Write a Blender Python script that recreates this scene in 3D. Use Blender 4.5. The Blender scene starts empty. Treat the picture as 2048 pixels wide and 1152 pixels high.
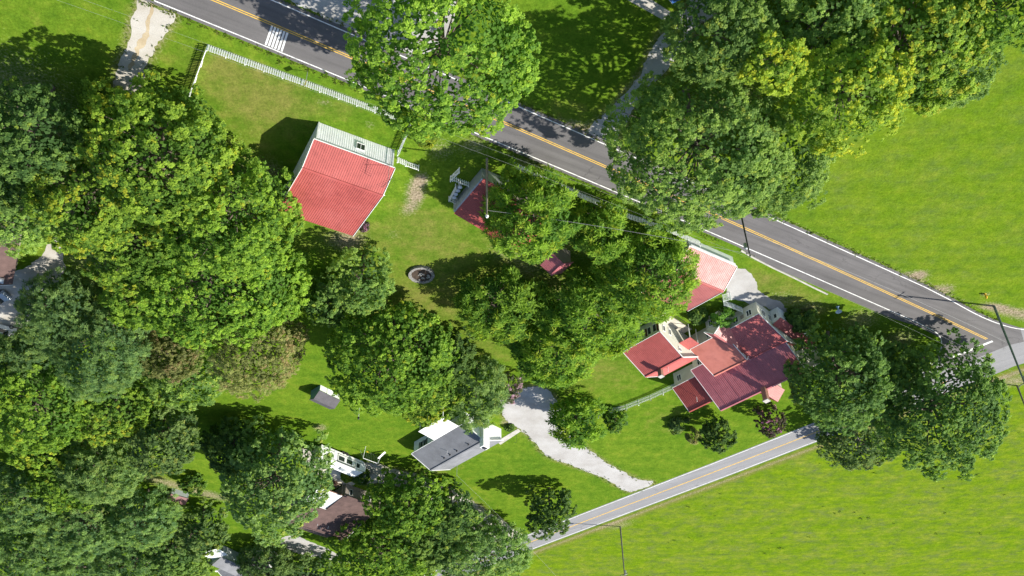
import bpy, bmesh, math, random
import numpy as np
from mathutils import Vector, Matrix
from mathutils.geometry import tessellate_polygon

scene = bpy.context.scene
COL = scene.collection

# ------------------------------------------------------------------ camera
H, F, TH, RO = 95.0, 1967.0, math.radians(51.73), math.radians(1.0)
rt0 = np.array([1., 0, 0]); dn0 = np.array([0, -math.cos(TH), math.sin(TH)])
FW = np.array([0, -math.sin(TH), -math.cos(TH)])
RT = math.cos(RO) * rt0 + math.sin(RO) * dn0
DN = -math.sin(RO) * rt0 + math.cos(RO) * dn0
cam_d = bpy.data.cameras.new("camera"); cam = bpy.data.objects.new("camera", cam_d); COL.objects.link(cam)
cam_d.sensor_width = 36; cam_d.lens = F / 2048 * 36; cam_d.clip_end = 12000; cam_d.clip_start = 1
M = Matrix.Identity(4)
for i in range(3):
    M[i][0] = RT[i]; M[i][1] = -DN[i]; M[i][2] = -FW[i]
M[2][3] = H
cam.matrix_world = M
scene.camera = cam

# ------------------------------------------------------------------ sky, sun, exposure
SUN_EL, SUN_AZ = math.radians(42), math.radians(-11.5)      # azimuth measured from +X, counter-clockwise
sdir = Vector((math.cos(SUN_AZ) * math.cos(SUN_EL), math.sin(SUN_AZ) * math.cos(SUN_EL), math.sin(SUN_EL)))
world = bpy.data.worlds.new("World"); scene.world = world; world.use_nodes = True
wn = world.node_tree; wn.nodes.clear()
sky = wn.nodes.new("ShaderNodeTexSky"); sky.sky_type = 'NISHITA'; sky.sun_disc = False
sky.sun_elevation = SUN_EL; sky.sun_rotation = math.pi / 2 - SUN_AZ
sky.air_density = 1.0; sky.dust_density = 1.0
bg = wn.nodes.new("ShaderNodeBackground"); bg.inputs[1].default_value = 0.092
wo = wn.nodes.new("ShaderNodeOutputWorld")
wn.links.new(sky.outputs[0], bg.inputs[0]); wn.links.new(bg.outputs[0], wo.inputs[0])
sun_d = bpy.data.lights.new("sun", 'SUN'); sun_d.energy = 4.6; sun_d.angle = math.radians(0.53); sun_d.color = (1.0, 0.95, 0.86)
sun = bpy.data.objects.new("sun", sun_d); COL.objects.link(sun)
sun.rotation_euler = sdir.to_track_quat('Z', 'Y').to_euler(); sun.location = (0, 0, 200)
vs = scene.view_settings
vs.view_transform = 'Standard'; vs.look = 'None'; vs.exposure = 0.98; vs.gamma = 1.0; vs.use_curve_mapping = False
scene.cycles.max_bounces = 6; scene.cycles.transparent_max_bounces = 4

# ------------------------------------------------------------------ measuring helpers (photo pixel -> place on a level plane)
def W(x, y, h=0.0):
    d = (x - 1024) / F * RT + (y - 576) / F * DN + FW
    t = (h - H) / d[2]
    return Vector((d[0] * t, d[1] * t, h))
def scale_at(w):
    return F / float((np.array(w) - np.array([0, 0, H])) @ FW)

RNG = random.Random(7)

# ------------------------------------------------------------------ materials
def new_mat(name):
    m = bpy.data.materials.new(name); m.use_nodes = True
    nt = m.node_tree; bs = nt.nodes["Principled BSDF"]
    return m, nt, bs
def ramp(nt, stops):
    r = nt.nodes.new("ShaderNodeValToRGB"); e = r.color_ramp.elements
    while len(e) < len(stops): e.new(0.5)
    for k, (p, c) in enumerate(stops):
        e[k].position = p; e[k].color = (*c, 1)
    return r
def noise(nt, scale, detail=4, rough=0.55, coord='Object', vec=None):
    n = nt.nodes.new("ShaderNodeTexNoise"); n.inputs["Scale"].default_value = scale
    n.inputs["Detail"].default_value = detail; n.inputs["Roughness"].default_value = rough
    if vec is None:
        tc = nt.nodes.new("ShaderNodeNewGeometry"); nt.links.new(tc.outputs["Position"], n.inputs["Vector"])
    else:
        nt.links.new(vec, n.inputs["Vector"])
    return n
def mixc(nt, fac, a, b, mode='MIX'):
    m = nt.nodes.new("ShaderNodeMix"); m.data_type = 'RGBA'; m.blend_type = mode
    for key, v in ((0, fac), (6, a), (7, b)):
        if hasattr(v, "links") or hasattr(v, "is_linked"): nt.links.new(v, m.inputs[key])
        else: m.inputs[key].default_value = v if key == 0 else (*v, 1)
    return m.outputs[2]
def bump(nt, bs, src, strength, dist=0.1):
    b = nt.nodes.new("ShaderNodeBump"); b.inputs["Strength"].default_value = strength; b.inputs["Distance"].default_value = dist
    nt.links.new(src, b.inputs["Height"]); nt.links.new(b.outputs[0], bs.inputs["Normal"])
MATS = {}
def mat(name, color, rough=0.7, var=0.12, scale=1.2, metallic=0.0, fine=18.0, bmp=0.0, spec=0.4):
    """plain surface: base colour broken by broad stains and fine grain"""
    if name in MATS: return MATS[name]
    m, nt, bs = new_mat(name)
    a = noise(nt, scale, 5); b = noise(nt, fine, 3)
    lo = tuple(c * (1 - var) for c in color); hi = tuple(min(1, c * (1 + var)) for c in color)
    r1 = ramp(nt, [(0.3, lo), (0.7, hi)]); nt.links.new(a.outputs["Fac"], r1.inputs[0])
    r2 = ramp(nt, [(0.3, (1 - var * .6,) * 3), (0.7, (1 + var * .3,) * 3)]); nt.links.new(b.outputs["Fac"], r2.inputs[0])
    c = mixc(nt, 1.0, r1.outputs[0], r2.outputs[0], 'MULTIPLY')
    nt.links.new(c, bs.inputs["Base Color"])
    bs.inputs["Roughness"].default_value = rough; bs.inputs["Metallic"].default_value = metallic
    bs.inputs["Specular IOR Level"].default_value = spec
    if bmp: bump(nt, bs, b.outputs["Fac"], bmp, 0.05)
    MATS[name] = m
    return m

def roof_metal(name, color, rough):
    """painted sheet metal: sun-faded blotches, dull grime, small chalky scuffs"""
    m, nt, bs = new_mat(name); a = noise(nt, 0.16, 5, 0.65); g = noise(nt, 0.9, 6, 0.7); f = noise(nt, 5.0, 4, 0.8)
    r = ramp(nt, [(0.3, tuple(c * .86 for c in color)), (0.5, color), (0.72, tuple(min(1, c * 1.08 + .02) for c in color))]); nt.links.new(a.outputs["Fac"], r.inputs[0])
    gr = ramp(nt, [(0.30, (0.80, 0.78, 0.78)), (0.52, (1.0,) * 3), (0.75, (1.05, 1.07, 1.07))]); nt.links.new(g.outputs["Fac"], gr.inputs[0])
    sc = ramp(nt, [(0.66, (0.0,) * 3), (0.80, (0.35,) * 3)]); nt.links.new(f.outputs["Fac"], sc.inputs[0])
    c = mixc(nt, 1.0, r.outputs[0], gr.outputs[0], 'MULTIPLY'); c = mixc(nt, sc.outputs[0], c, (0.42, 0.30, 0.28)); nt.links.new(c, bs.inputs["Base Color"])
    rr = nt.nodes.new("ShaderNodeMapRange"); rr.inputs[3].default_value = rough - .08; rr.inputs[4].default_value = rough + .25; nt.links.new(g.outputs["Fac"], rr.inputs[0]); nt.links.new(rr.outputs[0], bs.inputs["Roughness"])
    MATS[name] = m; return m
white = mat("white_paint", (0.78, 0.78, 0.76), 0.5, 0.06)
fence_white = mat("fence_paint", (0.84, 0.85, 0.84), 0.6, 0.10, 2.0)
siding_white = mat("white_siding", (0.86, 0.86, 0.87), 0.55, 0.08)
cream = mat("cream_siding", (0.62, 0.60, 0.50), 0.6, 0.08)
pale_green = mat("pale_wall", (0.52, 0.57, 0.53), 0.6, 0.10)
bluewhite = mat("bluewhite_siding", (0.62, 0.66, 0.68), 0.55, 0.06)
red_roof = roof_metal("red_metal", (0.36, 0.074, 0.064), 0.5)
faded_lit_roof = roof_metal("faded_lit_red_metal", (0.40, 0.120, 0.108), 0.42)  # garage's faded red; on the farmhouse it paints sunlit slopes paler
shaded_red_roof = roof_metal("shaded_red_metal", (0.36, 0.085, 0.080), 0.38)  # copy of the roof red for shaded slopes, shade put into its tone
orange_roof = roof_metal("orange_sheet", (0.47, 0.15, 0.11), 0.6)
brown_shingle = mat("brown_shingle", (0.10, 0.062, 0.055), 0.9, 0.25, 0.8, 0, 14, 0.5)
grey_shingle = mat("grey_shingle", (0.165, 0.17, 0.182), 0.9, 0.18, 0.5, 0, 12, 0.5)
slate_shingle = mat("slate_shingle", (0.085, 0.08, 0.09), 0.9, 0.2, 0.7, 0, 12, 0.4)
teal_wall = mat("teal_wall", (0.13, 0.24, 0.22), 0.7, 0.1)
tan_wall = mat("tan_siding", (0.30, 0.26, 0.22), 0.8, 0.12)
wood = mat("weathered_wood", (0.24, 0.19, 0.14), 0.85, 0.25, 2.5, 0, 20, 0.3)
pole_wood = mat("treated_pole", (0.17, 0.16, 0.13), 0.85, 0.25, 1.5)
shutter_m = mat("shutter_red", (0.10, 0.02, 0.02), 0.6)
metal_grey = mat("galvanised", (0.42, 0.45, 0.46), 0.4, 0.12, 3.0, 0.5)
dark_metal = mat("dark_metal", (0.03, 0.032, 0.035), 0.5, 0.2)
black_rubber = mat("black_rubber", (0.02, 0.02, 0.02), 0.85, 0.2)
concrete = mat("concrete", (0.40, 0.38, 0.34), 0.9, 0.18, 0.8, 0, 10, 0.2)
patio_m = mat("patio_concrete", (0.50, 0.46, 0.38), 0.9, 0.2, 0.7, 0, 9, 0.2)
yellow_paint = mat("hydrant_yellow", (0.72, 0.42, 0.02), 0.45, 0.1)
def paint_material(name, color):
    m, nt, bs = new_mat(name); a = noise(nt, 1.6, 6, 0.75); b = noise(nt, 0.12, 3)
    w = ramp(nt, [(0.36, (0.0,) * 3), (0.50, (1.0,) * 3)]); nt.links.new(a.outputs["Fac"], w.inputs[0])
    g = ramp(nt, [(0.3, tuple(c * .82 for c in color)), (0.7, color)]); nt.links.new(b.outputs["Fac"], g.inputs[0])
    c = mixc(nt, w.outputs[0], tuple(.45 * c + .05 for c in color), g.outputs[0]); nt.links.new(c, bs.inputs["Base Color"]); bs.inputs["Roughness"].default_value = 0.7
    return m
line_white = paint_material("line_white", (0.74, 0.74, 0.72))
line_yellow = paint_material("line_yellow", (0.72, 0.44, 0.045))
brick_m = mat("brick", (0.30, 0.16, 0.11), 0.9, 0.2, 6)
stone_m = mat("fieldstone", (0.23, 0.225, 0.215), 0.9, 0.3, 5, 0, 25, 0.3)
mulch = mat("mulch", (0.06, 0.042, 0.03), 0.95, 0.4, 3, 0, 12, 0.6)
blue_roof = mat("blue_metal", (0.03, 0.10, 0.30), 0.4, 0.1)
silver_paint = mat("silver_paint", (0.45, 0.48, 0.52), 0.25, 0.05, 1, 0.6)
skylit_red_roof = roof_metal("skylit_red_metal", (0.37, 0.112, 0.125), 0.36)  # red copy for slopes turned from the sun; purple sky light painted in
rust_shaded_roof = roof_metal("rust_shaded_metal", (0.30, 0.055, 0.04), 0.45)  # tool shed's brown-red; on the farmhouse it paints in a steep slope's shade
cable_m = mat("cable", (0.30, 0.30, 0.30), 0.5, 0.1)
bark = mat("bark", (0.12, 0.095, 0.075), 0.9, 0.35, 3, 0, 16, 0.6)
grey_bark = mat("grey_bark", (0.25, 0.235, 0.215), 0.9, 0.3, 3, 0, 16, 0.5)

def glass_mat():
    m, nt, bs = new_mat("window_glass")
    bs.inputs["Base Color"].default_value = (0.02, 0.03, 0.035, 1); bs.inputs["Roughness"].default_value = 0.08
    bs.inputs["Specular IOR Level"].default_value = 0.8
    MATS["window_glass"] = m; return m
glass = glass_mat()

def leaf_material(name, trans=0.42):
    m = bpy.data.materials.new(name); m.use_nodes = True; nt = m.node_tree; nt.nodes.clear()
    at = nt.nodes.new("ShaderNodeAttribute"); at.attribute_name = "tint"
    p = nt.nodes.new("ShaderNodeBsdfPrincipled"); p.inputs["Roughness"].default_value = 0.6; p.inputs["Specular IOR Level"].default_value = 0.12
    nt.links.new(at.outputs["Color"], p.inputs["Base Color"])
    t = nt.nodes.new("ShaderNodeBsdfTranslucent")
    bright = mixc(nt, 1.0, at.outputs["Color"], (1.2, 1.2, 0.6), 'MULTIPLY')
    nt.links.new(bright, t.inputs["Color"])
    mx = nt.nodes.new("ShaderNodeMixShader"); mx.inputs[0].default_value = trans
    nt.links.new(p.outputs[0], mx.inputs[1]); nt.links.new(t.outputs[0], mx.inputs[2])
    o = nt.nodes.new("ShaderNodeOutputMaterial"); nt.links.new(mx.outputs[0], o.inputs[0])
    return m
leaf_m = leaf_material("foliage", 0.55)

def ground_material():
    m, nt, bs = new_mat("grass_ground")
    at = nt.nodes.new("ShaderNodeAttribute"); at.attribute_name = "cover"
    sep = nt.nodes.new("ShaderNodeSeparateColor"); nt.links.new(at.outputs["Color"], sep.inputs[0])
    dry, meadow, bare = sep.outputs[0], sep.outputs[1], sep.outputs[2]
    tc = nt.nodes.new("ShaderNodeTexCoord"); P = tc.outputs["Object"]
    n_big = noise(nt, 0.07, 4, 0.6, vec=P); n_mid = noise(nt, 0.45, 5, 0.62, vec=P)
    n_fine = noise(nt, 3.2, 5, 0.7, vec=P); n_blade = noise(nt, 1.1, 6, 0.78, vec=P)
    # mown lawn
    lawn = ramp(nt, [(0.30, (0.066, 0.134, 0.011)), (0.52, (0.093, 0.168, 0.013)), (0.72, (0.132, 0.190, 0.019))])
    nt.links.new(n_mid.outputs["Fac"], lawn.inputs[0])
    big = ramp(nt, [(0.32, (0.82, 0.90, 0.85)), (0.66, (1.16, 1.06, 1.1))]); nt.links.new(n_big.outputs["Fac"], big.inputs[0])
    lawn_c = mixc(nt, 1.0, lawn.outputs[0], big.outputs[0], 'MULTIPLY')
    # dry lawn
    dr = ramp(nt, [(0.3, (0.112, 0.145, 0.024)), (0.7, (0.158, 0.164, 0.040))]); nt.links.new(n_mid.outputs["Fac"], dr.inputs[0])
    # meadow: stretched streaks
    mp = nt.nodes.new("ShaderNodeMapping"); mp.inputs["Rotation"].default_value = (0, 0, math.radians(24)); mp.inputs["Scale"].default_value = (0.85, 1.2, 1)
    nt.links.new(P, mp.inputs["Vector"])
    n_str = noise(nt, 0.42, 6, 0.66, vec=mp.outputs[0])
    md = ramp(nt, [(0.28, (0.082, 0.118, 0.018)), (0.42, (0.098, 0.160, 0.010)), (0.55, (0.122, 0.190, 0.007)), (0.72, (0.170, 0.222, 0.012))])
    nt.links.new(n_str.outputs["Fac"], md.inputs[0])
    n_pat = noise(nt, 0.16, 6, 0.68, vec=P)
    pt = ramp(nt, [(0.38, (0.92, 1.0, 0.9)), (0.50, (1.02, 1.0, 1.6)), (0.62, (1.10, 0.96, 2.8))]); nt.links.new(n_pat.outputs["Fac"], pt.inputs[0])
    md_c = mixc(nt, 1.0, md.outputs[0], pt.outputs[0], 'MULTIPLY')
    mb_ = nt.nodes.new("ShaderNodeMapping"); mb_.inputs["Rotation"].default_value = (0, 0, math.radians(28)); mb_.inputs["Scale"].default_value = (0.02, 0.55, 1); nt.links.new(P, mb_.inputs["Vector"])
    n_mow = noise(nt, 1.0, 3, 0.5, vec=mb_.outputs[0])
    mw = ramp(nt, [(0.35, (0.90, 0.93, 0.92)), (0.65, (1.09, 1.05, 1.08))]); nt.links.new(n_mow.outputs["Fac"], mw.inputs[0])
    md_c = mixc(nt, 1.0, md_c, mw.outputs[0], 'MULTIPLY'); lawn_c = mixc(nt, 0.6, lawn_c, mixc(nt, 1.0, lawn_c, mw.outputs[0], 'MULTIPLY'))
    c = mixc(nt, meadow, lawn_c, md_c)
    def soft(mask, nz, w=0.9):
        a = nt.nodes.new("ShaderNodeMath"); a.operation = 'MULTIPLY_ADD'; nt.links.new(nz, a.inputs[0]); a.inputs[1].default_value = w; a.inputs[2].default_value = -0.5 * w
        b = nt.nodes.new("ShaderNodeMath"); b.operation = 'ADD'; nt.links.new(a.outputs[0], b.inputs[0]); nt.links.new(mask, b.inputs[1])
        r = nt.nodes.new("ShaderNodeMapRange"); r.inputs[1].default_value = 0.25; r.inputs[2].default_value = 0.75; nt.links.new(b.outputs[0], r.inputs[0])
        return r.outputs[0]
    c = mixc(nt, soft(dry, n_mid.outputs["Fac"]), c, dr.outputs[0])
    so = ramp(nt, [(0.3, (0.15, 0.115, 0.075)), (0.6, (0.28, 0.235, 0.165)), (0.8, (0.40, 0.37, 0.30))]); nt.links.new(n_fine.outputs["Fac"], so.inputs[0])
    c = mixc(nt, soft(bare, n_fine.outputs["Fac"], 1.2), c, so.outputs[0])
    f1 = ramp(nt, [(0.3, (0.72, 0.72, 0.72)), (0.7, (1.22, 1.22, 1.18))]); nt.links.new(n_fine.outputs["Fac"], f1.inputs[0])
    f2 = ramp(nt, [(0.32, (0.74, 0.78, 0.74)), (0.5, (1.0, 1.0, 1.0)), (0.68, (1.26, 1.20, 1.3))]); nt.links.new(n_blade.outputs["Fac"], f2.inputs[0])
    c = mixc(nt, 1.0, c, f1.outputs[0], 'MULTIPLY'); c = mixc(nt, 1.0, c, f2.outputs[0], 'MULTIPLY')
    nt.links.new(c, bs.inputs["Base Color"]); bs.inputs["Roughness"].default_value = 1.0; bs.inputs["Specular IOR Level"].default_value = 0.0
    bump(nt, bs, n_fine.outputs["Fac"], 0.5, 0.12)
    return m
grass_m = ground_material()

def asphalt_material(name, lo, hi, ang, wear):
    m, nt, bs = new_mat(name)
    tc = nt.nodes.new("ShaderNodeTexCoord")
    mp = nt.nodes.new("ShaderNodeMapping"); mp.inputs["Rotation"].default_value = (0, 0, -ang); nt.links.new(tc.outputs["Object"], mp.inputs["Vector"])
    mp2 = nt.nodes.new("ShaderNodeMapping"); mp2.inputs["Scale"].default_value = (0.05, 1.1, 1); nt.links.new(mp.outputs[0], mp2.inputs["Vector"])
    streak = noise(nt, 0.9, 4, 0.6, vec=mp2.outputs[0]); blot = noise(nt, 0.12, 6, 0.65); grain = noise(nt, 14, 3, 0.7)
    r = ramp(nt, [(0.3, lo), (0.7, hi)]); nt.links.new(streak.outputs["Fac"], r.inputs[0])
    r2 = ramp(nt, [(0.3, (1 - wear,) * 3), (0.7, (1 + wear,) * 3)]); nt.links.new(blot.outputs["Fac"], r2.inputs[0])
    r3 = ramp(nt, [(0.3, (0.86,) * 3), (0.7, (1.12,) * 3)]); nt.links.new(grain.outputs["Fac"], r3.inputs[0])
    c = mixc(nt, 1.0, r.outputs[0], r2.outputs[0], 'MULTIPLY'); c = mixc(nt, 1.0, c, r3.outputs[0], 'MULTIPLY')
    vo = nt.nodes.new("ShaderNodeTexVoronoi"); vo.feature = 'DISTANCE_TO_EDGE'; vo.inputs["Scale"].default_value = 0.16
    wob = noise(nt, 0.8, 4, 0.6); ad = nt.nodes.new("ShaderNodeVectorMath"); ad.operation = 'MULTIPLY_ADD'; ad.inputs[1].default_value = (2.2, 2.2, 0)
    nt.links.new(wob.outputs["Color"], ad.inputs[0]); nt.links.new(tc.outputs["Object"], ad.inputs[2]); nt.links.new(ad.outputs[0], vo.inputs["Vector"])
    cr = ramp(nt, [(0.0, (0.62,) * 3), (0.012, (1.0,) * 3)]); nt.links.new(vo.outputs["Distance"], cr.inputs[0])
    gate_ = ramp(nt, [(0.5, (0, 0, 0)), (0.6, (1, 1, 1))]); nt.links.new(blot.outputs["Fac"], gate_.inputs[0])
    c = mixc(nt, gate_.outputs[0], c, mixc(nt, 1.0, c, cr.outputs[0], 'MULTIPLY'))
    nt.links.new(c, bs.inputs["Base Color"]); bs.inputs["Roughness"].default_value = 0.88; bs.inputs["Specular IOR Level"].default_value = 0.3
    bump(nt, bs, grain.outputs["Fac"], 0.2, 0.02)
    return m
asph_main = asphalt_material("asphalt_dark", (0.090, 0.086, 0.086), (0.130, 0.124, 0.124), math.radians(-28), 0.14)
asph_side = asphalt_material("asphalt_worn", (0.185, 0.185, 0.19), (0.235, 0.235, 0.24), math.radians(34), 0.08)

def gravel_material(name, a, b, c3):
    m, nt, bs = new_mat(name)
    n1 = noise(nt, 0.22, 4, 0.6); n2 = noise(nt, 9.0, 4, 0.75)
    r = ramp(nt, [(0.28, a), (0.5, b), (0.72, c3)]); nt.links.new(n1.outputs["Fac"], r.inputs[0])
    r2 = ramp(nt, [(0.25, (0.72,) * 3), (0.5, (1.0,) * 3), (0.75, (1.15,) * 3)]); nt.links.new(n2.outputs["Fac"], r2.inputs[0])
    c = mixc(nt, 1.0, r.outputs[0], r2.outputs[0], 'MULTIPLY'); nt.links.new(c, bs.inputs["Base Color"])
    bs.inputs["Roughness"].default_value = 0.95; bump(nt, bs, n2.outputs["Fac"], 0.4, 0.04)
    return m
gravel_white = gravel_material("white_gravel", (0.27, 0.255, 0.235), (0.345, 0.335, 0.32), (0.40, 0.395, 0.385))
gravel_tan = gravel_material("tan_gravel", (0.28, 0.25, 0.19), (0.38, 0.355, 0.31), (0.45, 0.435, 0.40))
dirt_m = gravel_material("straw_dirt", (0.20, 0.15, 0.08), (0.33, 0.26, 0.16), (0.45, 0.38, 0.26))

# ------------------------------------------------------------------ mesh helpers
def link(o, parent=None):
    COL.objects.link(o)
    if parent is not None: o.parent = parent
    return o
def obj(name, verts, faces, m, parent=None, smooth=False):
    me = bpy.data.meshes.new(name); me.from_pydata([tuple(v) for v in verts], [], faces); me.update()
    if m is not None: me.materials.append(m)
    if smooth:
        for p in me.polygons: p.use_smooth = True
    return link(bpy.data.objects.new(name, me), parent)
def tag(o, label=None, cat=None, group=None, kind=None):
    if label: o["label"] = label
    if cat: o["category"] = cat
    if group: o["group"] = group
    if kind: o["kind"] = kind
    return o
def thing(name, label, cat, loc=(0, 0, 0), rz=0.0, group=None):
    o = bpy.data.objects.new(name, None); o.empty_display_size = 0.3; COL.objects.link(o)
    o.location = loc; o.rotation_euler = (0, 0, rz)
    return tag(o, label, cat, group)
class MB:
    """collects boxes, bars, tubes, lathes; build() links them as one mesh"""
    def __init__(s): s.v, s.f = [], []
    def add(s, v, f):
        k = len(s.v); s.v += [tuple(x) for x in v]; s.f += [tuple(i + k for i in q) for q in f]; return s
    def box(s, x0, x1, y0, y1, z0, z1):
        return s.add([(x0, y0, z0), (x1, y0, z0), (x1, y1, z0), (x0, y1, z0), (x0, y0, z1), (x1, y0, z1), (x1, y1, z1), (x0, y1, z1)],
                     [(0, 3, 2, 1), (4, 5, 6, 7), (0, 1, 5, 4), (1, 2, 6, 5), (2, 3, 7, 6), (3, 0, 4, 7)])
    def bar(s, p, q, w, h, up=(0, 0, 1)):
        p, q = Vector(p), Vector(q); d = (q - p).normalized(); u = Vector(up)
        if abs(d.dot(u)) > 0.98: u = Vector((1, 0, 0))
        a = d.cross(u).normalized() * w / 2; b = a.cross(d).normalized() * h / 2
        v = [p - a - b, p + a - b, p + a + b, p - a + b, q - a - b, q + a - b, q + a + b, q - a + b]
        return s.add(v, [(0, 3, 2, 1), (4, 5, 6, 7), (0, 1, 5, 4), (1, 2, 6, 5), (2, 3, 7, 6), (3, 0, 4, 7)])
    def tube(s, pts, radii, n=8, cap=True):
        pts = [Vector(p) for p in pts]; rings = []
        for i, p in enumerate(pts):
            d = (pts[min(i + 1, len(pts) - 1)] - pts[max(i - 1, 0)]).normalized()
            u = Vector((0, 0, 1)) if abs(d.z) < 0.9 else Vector((1, 0, 0))
            a = d.cross(u).normalized(); b = a.cross(d).normalized(); r = radii[i] if isinstance(radii, (list, tuple)) else radii
            rings.append([p + a * (r * math.cos(2 * math.pi * k / n)) + b * (r * math.sin(2 * math.pi * k / n)) for k in range(n)])
        v = [x for r in rings for x in r]; f = []
        for i in range(len(pts) - 1):
            for k in range(n):
                k2 = (k + 1) % n; f.append((i * n + k, i * n + k2, (i + 1) * n + k2, (i + 1) * n + k))
        if cap: f += [tuple(range(n - 1, -1, -1)), tuple((len(pts) - 1) * n + k for k in range(n))]
        return s.add(v, f)
    def lathe(s, prof, c=(0, 0, 0), n=16):
        v = [(c[0] + r * math.cos(2 * math.pi * k / n), c[1] + r * math.sin(2 * math.pi * k / n), c[2] + z) for r, z in prof for k in range(n)]; f = []
        for i in range(len(prof) - 1):
            for k in range(n): f.append((i * n + k, i * n + (k + 1) % n, (i + 1) * n + (k + 1) % n, (i + 1) * n + k))
        f += [tuple(range(n - 1, -1, -1)), tuple((len(prof) - 1) * n + k for k in range(n))]
        return s.add(v, f)
    def prism(s, poly, axis, a, b):
        """poly of 2-D points extruded along local axis 'x' (poly = y,z) , 'y' (x,z) or 'z' (x,y)"""
        def put(p, t): return {'x': (t, p[0], p[1]), 'y': (p[0], t, p[1]), 'z': (p[0], p[1], t)}[axis]
        n = len(poly); v = [put(p, a) for p in poly] + [put(p, b) for p in poly]
        f = [tuple(range(n)), tuple(range(2 * n - 1, n - 1, -1))] + [(i, n + i, n + (i + 1) % n, (i + 1) % n) for i in range(n)]
        return s.add(v, f)
    def build(s, name, m, parent=None, smooth=False): return obj(name, s.v, s.f, m, parent, smooth)

def smooth_line(pts, closed=False, step=0.6):
    """Catmull-Rom through world points, resampled"""
    P = [Vector((p[0], p[1], 0)) for p in pts]; out = []; n = len(P)
    for i in range(n if closed else n - 1):
        g = lambda k: P[k % n] if closed else P[max(0, min(n - 1, k))]
        p0, p1, p2, p3 = g(i - 1), g(i), g(i + 1), g(i + 2)
        m = max(2, int((p2 - p1).length / step))
        for k in range(m):
            t = k / m
            out.append(0.5 * ((2 * p1) + (p2 - p0) * t + (2 * p0 - 5 * p1 + 4 * p2 - p3) * t * t + (3 * p1 - p0 - 3 * p2 + p3) * t ** 3))
    if not closed: out.append(P[-1].copy())
    return out
def patch(name, px_pts, z, m, label=None, kind="structure", jitter=0.18, seed=1, raise_mid=0.0):
    """irregular ground patch with a ragged edge"""
    r = random.Random(seed); pts = smooth_line([W(*p) for p in px_pts], True, 0.45); n = len(pts); out = []
    ph = [r.uniform(0, 6.28) for _ in range(4)]
    for i, p in enumerate(pts):
        t = (pts[(i + 1) % n] - pts[i - 1]).normalized(); nn = Vector((t.y, -t.x, 0))
        k = jitter * (0.7 * math.sin(i * 0.31 + ph[0]) + 0.5 * math.sin(i * 0.83 + ph[1]) + r.uniform(-.8, .8))
        q = p + nn * k; out.append(Vector((q.x, q.y, z)))
    tris = tessellate_polygon([out])
    o = obj(name, out, [tuple(t) for t in tris], m)
    if o.data.polygons and o.data.polygons[0].normal.z < 0: o.data.flip_normals()
    return tag(o, label, None, None, kind)
def ribbon(name, left, right, z, m, kind="structure", parent=None):
    v = [(p[0], p[1], z) for p in left] + [(p[0], p[1], z) for p in right]; n = len(left)
    o = obj(name, v, [(i, n + i, n + i + 1, i + 1) for i in range(n - 1)], m, parent)
    if o.data.polygons[0].normal.z < 0: o.data.flip_normals()
    if parent is None: tag(o, None, None, None, kind)
    return o
def offset(line, d):
    out = []
    for i, p in enumerate(line):
        t = (line[min(i + 1, len(line) - 1)] - line[max(i - 1, 0)]).normalized(); out.append(p + Vector((-t.y, t.x, 0)) * d)
    return out

# ------------------------------------------------------------------ roads
def ext(pts, first, last):
    """extend a world polyline at both ends"""
    a = (pts[0] - pts[1]).normalized() * first; b = (pts[-1] - pts[-2]).normalized() * last
    return [pts[0] + a] + pts + [pts[-1] + b]
up_px = [(550, 0), (715, 76), (1032, 212), (1210, 288), (1536, 431), (1696, 505), (1818, 560), (1900, 599.5), (1954, 628)]
yl_px = [(434, 0), (512, 33), (737, 131), (989, 242), (1209, 332), (1414, 422), (1536, 475.5), (1761, 575), (1882, 636), (1979, 682)]
lo_px = [(512, 82), (748, 183), (1024, 299), (1360, 436), (1536, 514), (1680, 576), (1792, 625.5), (1844, 650)]
yel = smooth_line(ext([W(*p) for p in yl_px], 260, 0.01)[:-1], False, 1.0)
def smooth_fit(pts, deg=2):
    P = np.array([[p.x, p.y] for p in pts]); k = np.polyfit(P[:, 0], P[:, 1], deg); return k
ku, kl, ky = smooth_fit([W(*p) for p in up_px[:7]]), smooth_fit([W(*p) for p in lo_px]), smooth_fit([W(*p) for p in yl_px])
xs = np.arange(-62, 66, 1.0)
def curve_line(k, xa, xb, step=1.0):
    return [Vector((x, np.polyval(k, x), 0)) for x in np.arange(xa, xb + 0.01, step)]
xu_end = W(1860, 578).x; xl_end = W(1844, 650).x; xy_end = W(1979, 682).x
up_line = ext(curve_line(ku, -50, xu_end), 300, 0.01)[:-1] + smooth_line([W(*p) for p in [(1900, 599.5), (1954, 629), (2000, 648), (2048, 659), (2140, 664), (2400, 640)]], False, 1.0)
lo_line = ext(curve_line(kl, -50, xl_end), 300, 0.01)[:-1]
lo_corner = smooth_line([W(*p) for p in [(1844, 650), (1864, 659.5), (1876, 668), (1883, 682), (1878, 706), (1850, 735), (1780, 776), (1680, 824), (1600, 857), (1536, 883)]], False, 1.0)
y_line = ext(curve_line(ky, -50, xy_end), 300, 0.01)[:-1]
su = [W(*p) for p in [(1536, 883), (1337, 961.5), (1139, 1038)]]; sl = [W(*p) for p in [(1536, 920), (1332, 997), (1131.5, 1071.5)]]
dirside = (((su[2] - su[0]).normalized() + (sl[2] - sl[0]).normalized()) / 2).normalized()
cen0 = (su[0] + sl[0]) / 2; half = ((su[1] + sl[1]) / 2 - sl[1]).length
nside = Vector((-dirside.y, dirside.x, 0))
if nside.y < 0: nside = -nside
HS = abs((su[1] - sl[1]).dot(nside)) / 2
cen0 = (su[1] + sl[1]) / 2
def side_pt(s, off): return cen0 + dirside * s + nside * off
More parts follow.
